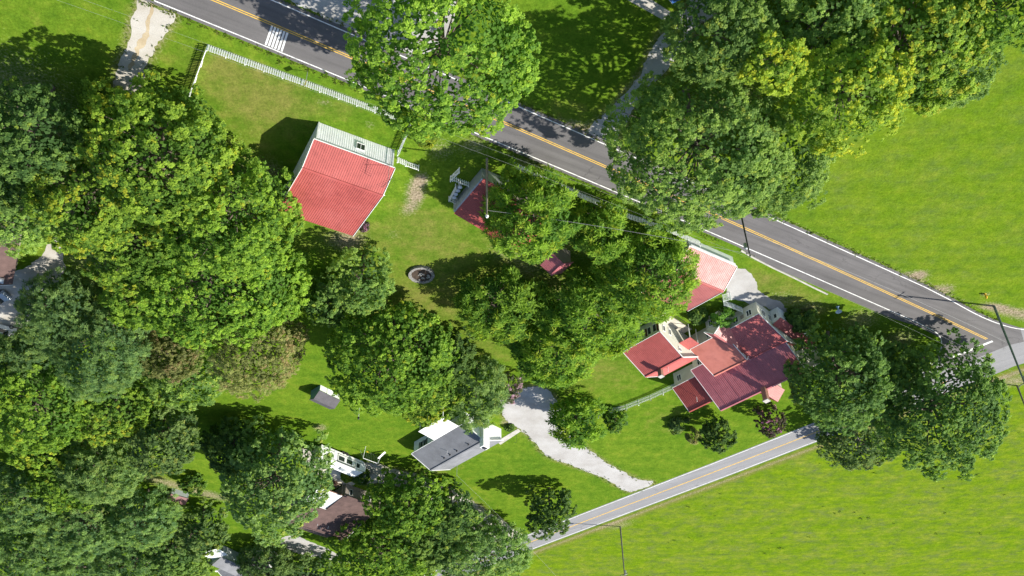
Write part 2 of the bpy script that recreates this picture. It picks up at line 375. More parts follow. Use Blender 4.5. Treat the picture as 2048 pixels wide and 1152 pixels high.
# side road runs straight, then bends slightly to pass the junction
s_axis = np.arange(-19, 300, 2.0)
east = [W(*p) for p in [(2500, 600), (2200, 684), (2048, 705), (1960, 738), (1850, 779), (1760, 815), (1640, 861)]]
axis = smooth_line(east + [side_pt(s, 0) for s in (-14, 0, 30, 120, 300)], False, 2.0)
if (axis[1] - axis[0]).x > 0: axis = axis[::-1]
road_side = ribbon("side_road", offset(axis, HS + 0.35), offset(axis, -HS - 0.35), 0.012, asph_side)
# main carriageway: dark asphalt with shoulders
mu = offset(up_line, 0.55); ml = offset(lo_line + lo_corner[1:14], -0.75)
def resample(line, n):
    d = [0]
    for a, b in zip(line, line[1:]): d.append(d[-1] + (b - a).length)
    out = []; j = 0
    for k in range(n):
        t = d[-1] * k / (n - 1)
        while j < len(d) - 2 and d[j + 1] < t: j += 1
        f = (t - d[j]) / max(1e-6, d[j + 1] - d[j]); out.append(line[j].lerp(line[j + 1], f))
    return out
sh_l = [W(*p) for p in [(1440, 478), (1480, 502), (1520, 520), (1560, 540), (1620, 570), (1700, 604), (1780, 637), (1840, 662)]]
xcut = W(2018, 690).x
U = [p for p in mu if p.x < W(2010, 650).x] ; 
Lw = offset(lo_line, -0.55)
sel = [Vector((x, np.polyval(kl, x), 0)) for x in np.arange(-50, xl_end, 1.0)]
wide = []
for p in sel:
    t = min(1, max(0, (p.x - W(1480, 500).x) / 4)); e = min(1, max(0, (W(1850, 655).x - p.x) / 6)); wide.append(0.5 + 0.95 * t * e)
selo = [p + Vector((-0.42, -0.9, 0)) * w for p, w in zip(sel, wide)]
first = [selo[0] + (selo[0] - selo[1]).normalized() * 300]
Lw = first + selo
poly = U + [W(2040, 655), W(2048, 683), W(2018, 690), W(1966, 711), W(1900, 740), W(1874, 712), W(1884, 690), W(1880, 676), W(1866, 668)] + Lw[::-1]
tri = tessellate_polygon([[Vector((p.x, p.y, 0)) for p in poly]])
rm = obj("main_road", [(p.x, p.y, 0.018) for p in poly], [tuple(t) for t in tri], asph_main)
if rm.data.polygons[0].normal.z < 0: rm.data.flip_normals()
tag(rm, kind="structure")
# extra pavement of the junction mouth between both roads
jm = [W(*p) for p in [(1880, 676), (1886, 690), (1880, 712), (1852, 740), (1780, 782), (1900, 770), (2048, 715), (2060, 690), (2100, 660), (2048, 656), (2000, 652), (1954, 640)]]
tri = tessellate_polygon([jm]); ja = obj("junction_pavement", [(p.x, p.y, 0.008) for p in jm], [tuple(t) for t in tri], asph_side)
if ja.data.polygons[0].normal.z < 0: ja.data.flip_normals()
tag(ja, kind="structure")
def stripe(name, line, w, z, m): return ribbon(name, offset(line, w / 2), offset(line, -w / 2), z, m)
stripe("edge_line_north", up_line, 0.15, 0.024, line_white)
stripe("edge_line_south", lo_line + lo_corner[1:16], 0.15, 0.024, line_white)
for s in (-0.14, 0.14): stripe("centre_line", offset(y_line, s), 0.115, 0.024, line_yellow)
ax2 = [p for p in axis if p.x < W(1900, 760).x]
ln = offset(ax2, HS - 0.02); ls = offset(ax2, -HS + 0.02)
for l_ in (ln, ls): stripe("side_edge_line", l_, 0.16, 0.018, line_white)
for s in (-0.09, 0.09): stripe("side_centre_line", offset(ax2, s), 0.11, 0.018, line_yellow)
sb = [W(1985, 682), W(1905, 714)]
ribbon("stop_bar", offset(sb, 0.28), offset(sb, -0.28), 0.030, line_white)
for k in range(6):
    a = W(544.5 + 6.1 * k, 51 + 2.75 * k); b = W(531.5 + 6.3 * k, 89 + 2.7 * k)
    ribbon("crossing_bar", offset([a, b], 0.12), offset([a, b], -0.12), 0.030, line_white)
# concrete edging beside the wide shoulder
ke = smooth_line([W(*p) for p in [(1482, 500), (1500, 511), (1540, 532), (1590, 556), (1622, 572), (1655, 588)]], False, 0.8)
kv, kf = [], []
for i, (a, b) in enumerate(zip(offset(ke, 0.12), offset(ke, -0.12))):
    kv += [(a.x, a.y, 0), (a.x, a.y, .13), (b.x, b.y, .13), (b.x, b.y, 0)]
    if i: k = 4 * i; kf += [(k - 4, k - 3, k + 1, k), (k - 3, k - 2, k + 2, k + 1), (k - 2, k - 1, k + 3, k + 2)]
tag(obj("kerb", kv, kf, concrete), kind="structure")

# ------------------------------------------------------------------ ground
DRIVES = dict(
    northwest=[(279, -30), (276, 5), (268, 35), (260, 55), (253, 90), (240, 125), (228, 170), (215, 230), (240, 260), (272, 190), (295, 130), (315, 90), (335, 55), (352, 34), (330, 20), (300, 2), (310, -30)],
    north=[(1171, 262), (1215, 225), (1254, 180), (1285, 140), (1300, 105), (1322, 70), (1342, 46), (1372, 18), (1400, -20), (1490, -20), (1440, 20), (1385, 62), (1362, 100), (1330, 140), (1292, 180), (1264, 222), (1240, 262), (1226, 293), (1212, 284)],
    south=[(1000, 800), (1003, 822), (1018, 846), (1044, 862), (1062, 876), (1085, 905), (1110, 919), (1150, 934), (1198, 952), (1228, 968), (1262, 984), (1306, 965), (1276, 958), (1236, 939), (1194, 912), (1164, 888), (1140, 864), (1124, 820), (1106, 788), (1080, 774), (1040, 778)],
    southwest=[(1064, 1085), (1020, 1052), (960, 1012), (900, 975), (840, 950), (790, 938), (735, 925), (690, 930), (640, 905), (600, 900), (640, 950), (720, 965), (770, 968), (830, 985), (900, 1025), (960, 1070), (1020, 1095), (1050, 1100)])
def axis_coords(lo, hi, step, far):
    a = list(np.arange(lo, hi + .01, step)); return [-far, -far * .4, lo - 150, lo - 40] + a + [hi + 40, hi + 150, far * .4, far]
gx = np.array(sorted(axis_coords(-140, 140, 0.7, 4000))); gy = np.array(sorted(axis_coords(-260, -50, 0.7, 4000)))
GX, GY = np.meshgrid(gx, gy)
dryM = np.full(GX.shape, 0.08); meaM = np.zeros(GX.shape); barM = np.zeros(GX.shape)
def blob(Mx, px, py, r, s, stretch=1.0, ang=0.0):
    w = W(px, py); dx, dy = GX - w.x, GY - w.y; c, s_ = math.cos(ang), math.sin(ang)
    u = (dx * c + dy * s_) / stretch; v = -dx * s_ + dy * c
    Mx += s * np.exp(-(u * u + v * v) / (r * r))
# south meadow beyond the side road, mown field beyond the main road
dS = (GX - cen0.x) * nside.x + (GY - cen0.y) * nside.y
meaM = np.where(dS < -HS, np.clip((-dS - HS) / 5.0, 0, 1), 0)
dMain = GY - np.polyval(ku, np.clip(GX, -60, 75))
fld = (dMain > 0.5) & (GX > W(1300, 300).x - 0 * GY)
meaM = np.where(fld, np.clip(dMain / 4, 0, 1) * 0.52, meaM)
edge = np.exp(-((dS + HS + 1.6) / 1.0) ** 2); dryM += 0.8 * np.exp(-((dS + HS + 2.0) / 1.5) ** 2); barM += 0.50 * np.exp(-((dS + HS + 1.9) / 0.7) ** 2)
barM += 0.45 * np.exp(-((dMain - 0.8) / 0.35) ** 2) * (np.abs(GX) < 80)
verge = np.clip(1 - np.abs(dMain + 9.5) / 3, 0, 1); dryM -= 0.35 * verge
for a in [(480, 170, 6, .55, 1.6, -.5), (450, 130, 4, .4), (560, 190, 5, .35), (700, 200, 4, .4), (520, 250, 5, .4), (860, 480, 8, .35), (840, 440, 6, .35), (800, 590, 8, .45), (760, 640, 5, .4),
          (880, 600, 8, .45), (980, 690, 8, .5), (1200, 760, 8, .30, 2), (1190, 730, 7, .35), (1320, 850, 6, .25), (1350, 830, 5, .2), (850, 940, 4, .6, 3, .5), (960, 1010, 4, .4), (1500, 560, 5, .5),
          (1600, 590, 5, .6, 2, -.5), (1010, 540, 10, .4), (420, 900, 4, .35), (330, 960, 4, .5), (700, 480, 5, .6), (600, 480, 5, .4), (520, 330, 4, .5), (1120, 560, 7, .35), (60, 40, 4, .2), (1180, 240, 3, .5), (1120, 220, 3, .3)]:
    blob(dryM, *(a[:3] + (a[3] * .75,) + a[4:]))
for a in [(1835, 551, 1.5, .62, 1.5, -.3), (1840, 549, .8, .5), (1890, 577, 1.3, .62, 1.6, -.2), (1985, 612, 1.0, .6, 2.5, -.35), (2020, 622, 1.2, .62, 3, -.2), (2070, 634, 1.5, .6, 3, -.1), (1971, 589, .8, .6), (2035, 762, 2.2, .6, 2, .2), (833, 372, 1.3, .75, 2.2, 1.1), (822, 415, 1.2, .62, 1.8, .9), (842, 360, .8, .55), (836, 392, .9, .6), (790, 470, 1.5, .3), (690, 475, 2.5, .5, 1.6, .3), (540, 345, 2.2, .5), (950, 290, 2, .45), (880, 300, 2.5, .38), (1060, 325, 1.5, .45, 3, -.45), (700, 490, 2, .4),
          (648, 205, .6, .45, 2.5, -.4), (740, 250, .9, .4), (330, 965, 2, .5, 3, -.6), (420, 990, 2, .55, 3, -.6), (640, 855, 1.6, .6), (860, 945, 1.5, .35, 3, .4), (1345, 860, 1.6, .3), (1010, 845, 1.2, .6),
          (1180, 275, 1.2, .5), (1160, 255, 1.2, .5, 2, -.5), (1500, 620, 2.5, .5), (1620, 620, 3, .45), (1720, 640, 4, .45), (1560, 600, 3, .4), (1800, 680, 4, .45), (1020, 490, 1.5, .3), (845, 565, .7, .4), (1010, 500, 3, .25),
          (1240, 1051, 2.2, .45, 2, .6), (1050, 540, 3, .28), (1110, 575, 3, .28), (380, 350, 10, .5), (200, 400, 14, .5), (300, 520, 10, .5), (300, 650, 12, .4), (150, 850, 14, .4), (200, 1050, 20, .4), (1450, 200, 10, .35), (1100, 480, 8, .3), (1280, 520, 8, .3), (800, 680, 8, .3), (570, 960, 9, .3), (30, 170, 8, .35)]:
    blob(barM, *a)
FRINGE = []
for poly_ in DRIVES.values():
    for p in smooth_line([W(*q) for q in poly_], True, 0.9):
        FRINGE.append(p); ii = np.abs(GX[0] - p.x) < 2.5; jj = np.abs(GY[:, 0] - p.y) < 2.5
        if ii.any() and jj.any():
            sub = np.ix_(jj, ii); d2 = (GX[sub] - p.x) ** 2 + (GY[sub] - p.y) ** 2
            barM[sub] = np.maximum(barM[sub], .46 * np.exp(-d2 / .8)); dryM[sub] = np.maximum(dryM[sub], .5 * np.exp(-d2 / 2.0))
cov = np.stack([np.clip(dryM, 0, 1), np.clip(meaM, 0, 1), np.clip(barM, 0, 1), np.ones(GX.shape)], -1).reshape(-1, 4)
ny, nx = GX.shape
idx = np.arange(nx * ny).reshape(ny, nx)
quads = np.stack([idx[:-1, :-1], idx[:-1, 1:], idx[1:, 1:], idx[1:, :-1]], -1).reshape(-1, 4)
def fast_mesh(name, verts, quads, m, col=None, attr="tint"):
    me = bpy.data.meshes.new(name); nv, nf = len(verts), len(quads)
    me.vertices.add(nv); me.vertices.foreach_set("co", np.asarray(verts, np.float32).ravel())
    me.loops.add(nf * 4); me.loops.foreach_set("vertex_index", np.asarray(quads, np.int32).ravel())
    me.polygons.add(nf); me.polygons.foreach_set("loop_start", np.arange(0, nf * 4, 4, dtype=np.int32))
    if col is not None:
        a = me.attributes.new(attr, 'FLOAT_COLOR', 'POINT'); a.data.foreach_set("color", np.asarray(col, np.float32).ravel())
    me.materials.append(m); me.update(calc_edges=True); me.validate()
    return me
ground = link(bpy.data.objects.new("ground", fast_mesh("ground", np.stack([GX, GY, 0 * GX], -1).reshape(-1, 3), quads, grass_m, cov, "cover")))
tag(ground, kind="structure")

# gravel drives, paved bits
patch("gravel_drive_northwest", DRIVES["northwest"], 0.006, gravel_tan, seed=2, jitter=.22)
patch("gravel_drive_strip", [(305, -5), (298, 20), (290, 50), (280, 80), (268, 110), (257, 140), (262, 142), (276, 112), (290, 82), (300, 52), (308, 22), (315, -5)], 0.011, dirt_m, seed=41, jitter=.22)
patch("gravel_lot_north", [(562, -30), (590, 6), (650, 36), (716, 68), (770, 92), (840, 110), (900, 60), (900, -30), (760, -45)], 0.006, gravel_white, seed=3)
patch("gravel_drive_north", DRIVES["north"], 0.006, gravel_white, seed=4, jitter=.2)
patch("gravel_drive_south", DRIVES["south"], 0.006, gravel_white, seed=5, jitter=.2)
patch("gravel_drive_southwest", DRIVES["southwest"], 0.006, gravel_tan, seed=6, jitter=.25)
patch("gravel_lane_southwest", [(560, 1078), (590, 1072), (625, 1085), (668, 1105), (700, 1128), (650, 1118), (600, 1108), (570, 1095)], 0.006, gravel_white, seed=7)
patch("gravel_yard_west", [(-30, 560), (30, 545), (60, 528), (88, 505), (112, 475), (128, 520), (118, 560), (70, 590), (62, 640), (30, 660), (-30, 670)], 0.006, gravel_tan, seed=8)
patch("gravel_forecourt", [(1466, 538), (1488, 540), (1504, 552), (1515, 572), (1530, 590), (1556, 604), (1575, 622), (1560, 630), (1535, 615), (1500, 606), (1470, 600), (1452, 592), (1458, 565)], 0.006, gravel_white, seed=9, jitter=.2)
walk = thing("walkway", None, None); tag(walk, kind="structure")
a0, a1, b0, b1 = W(1240, -9), W(1338, 46), W(1290, -9), W(1356, 33)
for k in range(6):
    t0, t1 = k / 6 + .003, (k + 1) / 6 - .003
    q = [a0.lerp(a1, t0), a0.lerp(a1, t1), b0.lerp(b1, t1), b0.lerp(b1, t0)]
    MB().prism([(p.x, p.y) for p in q], 'z', 0.002, 0.05).build("slab", concrete, walk)
walk2 = thing("front_walk", None, None); tag(walk2, kind="structure")
a0, a1, b0, b1 = W(993, 883), W(1036, 857), W(1001, 889), W(1042, 862)
for k in range(5):
    t0, t1 = k / 5 + .004, (k + 1) / 5 - .004
    q = [a0.lerp(a1, t0), a0.lerp(a1, t1), b0.lerp(b1, t1), b0.lerp(b1, t0)]
    MB().prism([(p.x, p.y) for p in q], 'z', 0.002, 0.05).build("slab", concrete, walk2)

# ------------------------------------------------------------------ building kit
# local frame of a building: x along the front, v = depth behind the front (local y = -v), z up
def rib_panel_mesh(name, w, L, m, pitch=0.3, rib=0.045):
    prof = []; x = 0.0
    while x < w - 0.02:
        e = min(w, x + pitch)
        prof += [(x, rib), (x + .06, rib), (x + .09, 0)]
        if e - .025 > x + .08: prof.append((e - .025, 0))
        x += pitch
    prof.append((w, rib))
    n = len(prof); v = [(a, 0, b) for a, b in prof] + [(a, L, b) for a, b in prof] + [(0, 0, -.03), (w, 0, -.03), (w, L, -.03), (0, L, -.03)]
    f = [(i, i + 1, n + i + 1, n + i) for i in range(n - 1)]
    B = 2 * n; f += [(B, B + 3, B + 2, B + 1), (B, B + 1) + tuple(range(n - 1, -1, -1)), (B + 2, B + 3) + tuple(range(n, 2 * n)), (0, n, B + 3, B), (B + 1, B + 2, 2 * n - 1, n - 1)]
    me = bpy.data.meshes.new(name); me.from_pydata(v, [], f); me.update(); me.materials.append(m); return me
def slope(parent, A, B, D, m, name="roof_panel", width=0.92, pitch=0.3, rib=0.03):
    """ribbed sheets side by side; A-B is the eave, A-D runs up the slope"""
    A, B, D = Vector(A), Vector(B), Vector(D); U, V = B - A, D - A; n = max(1, round(U.length / width)); w = U.length / n
    me = rib_panel_mesh(name, w - .004, V.length, m, pitch, rib); X = U.normalized(); Y = V.normalized(); Z = X.cross(Y)
    if Z.z < -1e-3 or (abs(Z.z) < 1e-3 and Z.y < 0):
        A = B.copy(); X = -X; Z = X.cross(Y); 
    for i in range(n):
        o = bpy.data.objects.new(name, me); link(o, parent); p = A + X * (w * i + .002)
        o.matrix_local = Matrix(((X.x, Y.x, Z.x, p.x), (X.y, Y.y, Z.y, p.y), (X.z, Y.z, Z.z, p.z), (0, 0, 0, 1)))
def slab(name, pts, t, m, parent):
    P_ = [Vector(p) for p in pts]; nrm = (P_[1] - P_[0]).cross(P_[-1] - P_[0]).normalized()
    if nrm.z < 0: P_ = P_[::-1]; nrm = -nrm
    n = len(P_); v = P_ + [p - nrm * t for p in P_]
    f = [tuple(range(n)), tuple(range(2 * n - 1, n - 1, -1))] + [(i, n + i, n + (i + 1) % n, (i + 1) % n) for i in range(n)]
    return obj(name, v, f, m, parent)
def gable(root, x0, x1, v0, v1, zf, zb, vr, zr, roof_m, wall_m, ribbed=True, trim=None, inset=0.3, floor=0.0, back=True, width=0.92, wall=True, pitch=0.3, fin=None):
    """saltbox or gable block, ridge along x; zf, zb roof-edge heights front and back, ridge at depth vr, height zr"""
    t = 0.07; fi = inset if fin is None else fin
    if wall:
        kf = (zr - zf) / (vr - v0); kb = (zr - zb) / (v1 - vr)
        prof = [(-(v0 + fi), floor), (-(v0 + fi), zf + kf * fi - t), (-vr, zr - t), (-(v1 - inset), zb + kb * inset - t), (-(v1 - inset), floor)]
        MB().prism(prof, 'x', x0 + inset, x1 - inset).build("wall", wall_m, root)
    rf = bpy.data.objects.new("roof", None); link(rf, root)
    if ribbed:
        slope(rf, (x0, -v0, zf), (x1, -v0, zf), (x0, -vr, zr), roof_m, width=width, pitch=pitch)
        if back: slope(rf, (x0, -v1, zb), (x1, -v1, zb), (x0, -vr, zr), roof_m, width=width, pitch=pitch)
    else:
        slab("roof_slope", [(x0, -v0, zf), (x1, -v0, zf), (x1, -vr, zr), (x0, -vr, zr)], .06, roof_m, rf)
        if back: slab("roof_slope", [(x0, -v1, zb), (x1, -v1, zb), (x1, -vr, zr), (x0, -vr, zr)], .06, roof_m, rf)
    MB().bar((x0 - .02, -vr, zr + .03), (x1 + .02, -vr, zr + .03), 0.34, 0.05).build("ridge_cap", roof_m, rf)
    if trim:
        for x in (x0 - .02, x1 + .02):
            MB().bar((x, -v0, zf - .02), (x, -vr, zr - .02), 0.07, 0.2).build("fascia", trim, root)
            if back: MB().bar((x, -vr, zr - .02), (x, -v1, zb - .02), 0.07, 0.2).build("fascia", trim, root)
        MB().bar((x0, -v0 + .03, zf - .07), (x1, -v0 + .03, zf - .07), 0.1, 0.12).build("gutter", trim, root)
    return rf
def window(root, side, a, d, z, w, h, trim=white, panes=2, shut=None):
    """side 'f' looks to the front (a = x, d = depth of wall), 'l'/'r' look along x (a = depth v, d = x of wall)"""
    fr = MB(); pn = MB()
    def bx(mb, a0, a1, z0, z1, t0, t1):
        if side == 'f': mb.box(a0, a1, -d + t0, -d + t1, z0, z1)
        elif side == 'b': mb.box(a0, a1, -d - t1, -d - t0, z0, z1)
        else:
            s = 1 if side == 'r' else -1; lo, hi = sorted((d + s * t0, d + s * t1)); mb.box(lo, hi, -a1, -a0, z0, z1)
    k = .08
    bx(fr, a - w / 2, a + w / 2, z + h - k, z + h, -.02, .06); bx(fr, a - w / 2, a + w / 2, z, z + k, -.02, .09)
    n = panes
    for i in range(n + 1):
        c = a - w / 2 + k / 2 + (w - k) * i / n; bx(fr, c - k / 2, c + k / 2, z + k, z + h - k, -.02, .06)
    f = fr.build("window", trim, root)
    for i in range(n):
        p = MB(); c0 = a - w / 2 + k / 2 + (w - k) * i / n; bx(p, c0 + k / 2, c0 + (w - k) / n - k / 2, z + k, z + h - k, -.02, .02); p.build("pane", glass, f)
    if shut:
        for s in (-1, 1):
            m_ = MB(); c = a + s * (w / 2 + .22); bx(m_, c - .2, c + .2, z, z + h, -.01, .05); m_.build("shutter", shut, root)
    return f
def door(root, side, a, d, w, h, m, z=0.05):
    mb = MB(); s = {'f': 1, 'r': 1, 'l': -1}[side]
    if side == 'f': mb.box(a - w / 2, a + w / 2, -d - .02, -d + .05, z, z + h)
    else:
        lo, hi = sorted((d - s * .02, d + s * .05)); mb.box(lo, hi, -a - w / 2, -a + w / 2, z, z + h)
    o = mb.build("door", m, root); kb = MB()
    if side == 'f': kb.box(a + w / 2 - .15, a + w / 2 - .07, -d + .05, -d + .1, z + 1, z + 1.08)
    else: kb.box(d + s * .05 if s > 0 else d - .1, d + .1 if s > 0 else d - .05, -a + w / 2 - .15, -a + w / 2 - .07, z + 1, z + 1.08)
    kb.build("handle", metal_grey, o); return o

# ------------------------------------------------------------------ red-roofed barn
A30 = math.radians(-29.1)
barn = thing("barn", "white barn with a long red ribbed metal roof beside the picket fence", "barn", (-24.594, -85.238, 0), A30)
gable(barn, 0, 11.05, 0, 14.9, 3.35, 3.45, 3.8, 5.1, red_roof, siding_white, trim=white, inset=.28, pitch=0.307, fin=.08)
slope(barn, (0.3, -.04, 0.05), (10.75, -.04, .05), (0.3, -.04, 3.3), siding_white, "siding_sheet", 0.9, 0.3, 0.014)
window(barn, 'f', 6.15, -.02, 1.15, 1.2, 1.15)
MB().box(10.6, 10.78, -.08, .02, 0, 3.2).build("corner_board", white, barn)
MB().box(.26, .42, -.08, .02, 0, 3.2).build("corner_board", white, barn)
MB().tube([(11.05, -3.8, 4.9), (11.3, -3.8, 4.85)], .09).build("ridge_light", white, barn)
MB().tube([(-.1, -4.4, 3.9), (-.35, -4.4, 3.8)], .07).build("yard_light", metal_grey, barn)
ant = thing("television_antenna", "tall television antenna mast at the front corner of the red-roofed barn", "antenna", barn.matrix_basis @ Vector((10.2, .12, 0)), A30)
MB().tube([(0, 0, 0), (0, 0, 6.6)], .03).build("mast", metal_grey, ant)
an = MB().bar((-.3, -1.3, 6.3), (.25, 1.1, 6.3), .04, .04); an.build("boom", dark_metal, ant)
for k in range(8):
    t = -1.2 + k * .32; w_ = .85 - k * .07; c = Vector((-.3 + (t + 1.3) / 2.4 * .55, t, 6.33)); MB().bar(c + Vector((-w_, .2 * w_, 0)), c + Vector((w_, -.2 * w_, 0)), .02, .02).build("element", dark_metal, ant)

# ------------------------------------------------------------------ main house with red roofs
Hp = Vector((23.61, -128.33, 0)); HA = math.radians(45.5)
house = thing("farmhouse", "rambling cream farmhouse with several red metal roofs near the road junction", "house", Hp, HA)
gable(house, -7.85, 0, 0, 10.5, 3.2, 3.2, 5.35, 5.7, red_roof, cream, trim=white)
for x, s in ((-6.75, shutter_m), (-5.7, None), (-2.3, None), (-1.2, None)): window(house, 'f', x, .3, .95, .8, 1.5, white, 1)
for x in (-7.3, -5.05, -2.95, -.6): MB().box(x - .2, x + .2, -.3, -.24, .95, 2.45).build("shutter", shutter_m, house)
for v in (1.6, 3.1): window(house, 'r', v, -.3, 1.0, .6, 1.2, white, 1)
window(house, 'r', 5.3, -.3, 3.6, .7, .8, white, 2)
# front block with the low slope, ridge and cross gable
gable(house, 6.2, 13.35, 8.2, 21.0, 2.8, 3.2, 15.35, 4.55, shaded_red_roof, cream, trim=white)
for x in (8.9, 11.5): window(house, 'f', x, 8.5, .9, 1.0, 1.1, white, 2)
MB().box(9.85, 10.5, -8.5, -8.44, 1.2, 1.85).build("lattice_vent", tan_wall, house)
for v in (10.2, 12.0): window(house, 'r', v, 13.05, .9, .9, 1.2, white, 2)
# plain orange sheet roof in the middle
gable(house, -.2, 6.4, 8.1, 15.2, 2.8, 3.6, 14.05, 5.35, orange_roof, cream, ribbed=False, trim=white)
window(house, 'f', 3.6, 8.4, .9, 1.0, 1.1, white, 2)
# cross gable facing the yard (ridge runs front to back)
cg = bpy.data.objects.new("cross_roof", None); link(cg, house)
slope(cg, (7.9, -5.8, 2.75), (7.9, -14.2, 2.75), (6.15, -5.8, 4.1), faded_lit_roof)  # sun side of the cross roof, its light painted in as paler red
slope(cg, (4.4, -5.8, 2.75), (4.4, -14.2, 2.75), (6.15, -5.8, 4.1), shaded_red_roof)  # other side of the same roof in the shaded copy
MB().bar((6.15, -5.75, 4.14), (6.15, -14.2, 4.14), .3, .05).build("ridge_cap", faded_lit_roof, cg)
MB().prism([(4.75, 0), (7.55, 0), (7.55, 2.9), (6.15, 3.95), (4.75, 2.9)], 'y', -6.15, -9).build("cross_wall", cream, house)
MB().bar((4.38, -5.8, 2.72), (4.38, -8.2, 2.72), .07, .18).build("fascia", white, house)
for q in (4.4, 7.9): MB().bar((q, -5.78, 2.72), (6.15, -5.78, 4.07), .07, .18).build("fascia", white, house)
window(house, 'f', 5.7, 6.15, .9, .8, 1.2, white, 2); door(house, 'f', 6.9, 6.15, .85, 2.0, white)
# old steep block behind, its lower side block and rear gable
gable(house, -3.95, 13.0, 13.1, 27.2, 2.8, 2.9, 20.3, 7.8, skylit_red_roof, cream, trim=white)
window(house, 'f', -2.2, 13.4, 1.2, .9, 1.2, white, 2)
gable(house, -9.45, -3.7, 14.95, 23.0, 3.0, 3.0, 19.05, 6.1, rust_shaded_roof, cream, trim=white)  # darker red carries the shade of this steep slope
window(house, 'f', -8.0, 15.25, .8, .9, 1.2, white, 2)
rg = bpy.data.objects.new("rear_roof", None); link(rg, house)
slope(rg, (5.5, -19.9, 5.5), (5.5, -26.2, 5.5), (3.75, -19.9, 7.1), faded_lit_roof)  # sunlit side, painted paler than the slope opposite
slope(rg, (2.0, -19.9, 5.5), (2.0, -26.2, 5.5), (3.75, -19.9, 7.1), red_roof)
MB().prism([(2.3, 3), (5.2, 3), (5.2, 5.6), (3.75, 6.95), (2.3, 5.6)], 'y', -20.5, -25.9).build("rear_wall", cream, house)
# strip of lower roof on the east side, small porch roof between the wings
slope(house, (14.9, -12.0, 2.4), (14.9, -22, 2.4), (13.3, -12.0, 3.0), shaded_red_roof)
MB().box(13.06, 14.6, -21.8, -12.3, 0, 2.45).build("side_room", bluewhite, house)  # blue-white instead of cream: tint of tree shade put into the wall
window(house, 'f', 13.9, 12.3, 1.0, .6, .9, white, 1)
slope(house, (-.45, -5.3, 2.75), (2.0, -5.3, 2.75), (-.45, -7.7, 2.95), red_roof)
for x, v in ((1.85, 5.45), (1.85, 7.5)): MB().box(x - .06, x + .06, -v - .06, -v + .06, 0, 2.72).build("porch_post", white, house)
ch = MB().box(-5.2, -4.5, -5.85, -5.2, 4.9, 6.9).build("chimney", brick_m, house); MB().box(-5.27, -4.43, -5.92, -5.13, 6.9, 7.02).build("cap", concrete, ch)
ch = MB().box(4.6, 5.4, -20.6, -19.8, 6.8, 9.9).build("chimney", brick_m, house); MB().box(4.52, 5.48, -20.68, -19.72, 9.9, 10.05).build("cap", concrete, ch)
MB().tube([(-3.9, -6.4, 5), (-3.9, -6.4, 6.0)], .06).build("vent_pipe", white, house)
MB().tube([(-6.6, -17.6, 4.6), (-6.6, -17.6, 5.9)], .06).build("vent_pipe", white, house)
for k in range(3):
    x = -2.4 + k * 2.9; MB().bar((x, -13.15, 2.9), (x, -20.25, 7.86), .07, .02).build("batten", skylit_red_roof, house)
patio = thing("patio", None, None, Hp, HA); tag(patio, kind="structure")
for i in range(2):
    for j in range(5):
        MB().box(-.6 + i * 1.04, .42 + i * 1.04, .6 - (j + 1) * 1.5 + .01, .6 - j * 1.5 - .01, 0.002, .09).build("slab", patio_m, patio)
for j in range(3): MB().box(-6 + j * 1.8, -4.22 + j * 1.8, .3, 1.8, .002, .07).build("slab", patio_m, patio)

# ------------------------------------------------------------------ garage with faded red roof beside the road
gar = thing("garage", "low garage with faded pink-red ribbed roof close to the road edge", "garage", (33.315, -113.484, 0), math.radians(-32.3))
gable(gar, -8.8, .4, 0, 11.6, 2.0, 2.75, 3.55, 4.3, faded_lit_roof, pale_green, trim=white, inset=.25)
MB().bar((-8.8, -3.75, 4.22), (.4, -3.75, 4.22), .1, .42).build("step_board", red_roof, gar)
MB().box(-8.5, .1, .02, .1, 1.55, 1.95).build("sunlit_band", siding_white, gar)  # paler strip paints in the lit part of the front wall
door(gar, 'r', 6.0, .15, 2.6, 2.0, white)

# ------------------------------------------------------------------ tool shed by the lamp pole (lean-to against a taller gable)
tsh = thing("tool_shed", "grey-sided shed with red lean-to roof beside the lamp pole", "shed", (-3.854, -93.952, 0), math.radians(57.23))
slope(tsh, (-8.0, -.35, 2.05), (.1, -.35, 2.05), (-8.0, -4.6, 2.95), red_roof)
MB().prism([(-.2, 0), (-.2, 1.95), (-4.5, 2.85), (-4.5, 0)], 'x', -7.75, -.1).build("wall", metal_grey, tsh)
gable(tsh, -7.9, .0, 4.5, 12.0, 3.0, 3.1, 8.3, 5.0, rust_shaded_roof, tan_wall, trim=None)
slope(tsh, (-7.8, -.17, .02), (-.1, -.17, .02), (-7.8, -.17, 1.9), metal_grey, "siding_sheet", .9, .225, .03)
out = thing("garden_shed", "small shed with shaded red roof half hidden under the star-leaved trees", "shed", W(1108, 498), math.radians(57))
gable(out, -2, 1.2, -1.2, 2.6, 2.2, 2.2, .7, 3.3, skylit_red_roof, tan_wall)  # roof tone has the shade of its sunless side painted in

# ------------------------------------------------------------------ white house with grey shingles
wh = thing("white_house", "small white house with grey shingle roof beside the white gravel drive", "house", (-19.893, -168.07, 0), math.radians(46.3))
gable(wh, 0, 15.5, 0, 9.8, 2.6, 2.5, 4.85, 4.45, grey_shingle, siding_white, ribbed=False, trim=white)
slope(wh, (7.2, 4.1, 2.35), (14.2, 4.1, 2.35), (7.2, .2, 2.75), white, "porch_panel")
for x in (7.4, 9.6, 11.8, 14.0): MB().box(x - .06, x + .06, 3.8, 3.92, 0, 2.35).build("porch_post", white, wh)
for x in (2.6, 3.7): window(wh, 'f', x, .3, .9, .8, 1.35, white, 1, None)
for x in (2.05, 3.15, 4.25): MB().box(x - .14, x + .14, -.3, -.22, .9, 2.25).build("shutter", dark_metal, wh)
door(wh, 'f', 9.5, .3, .9, 2.05, tan_wall); window(wh, 'f', 12, .3, .9, 1.2, 1.2, white, 2)
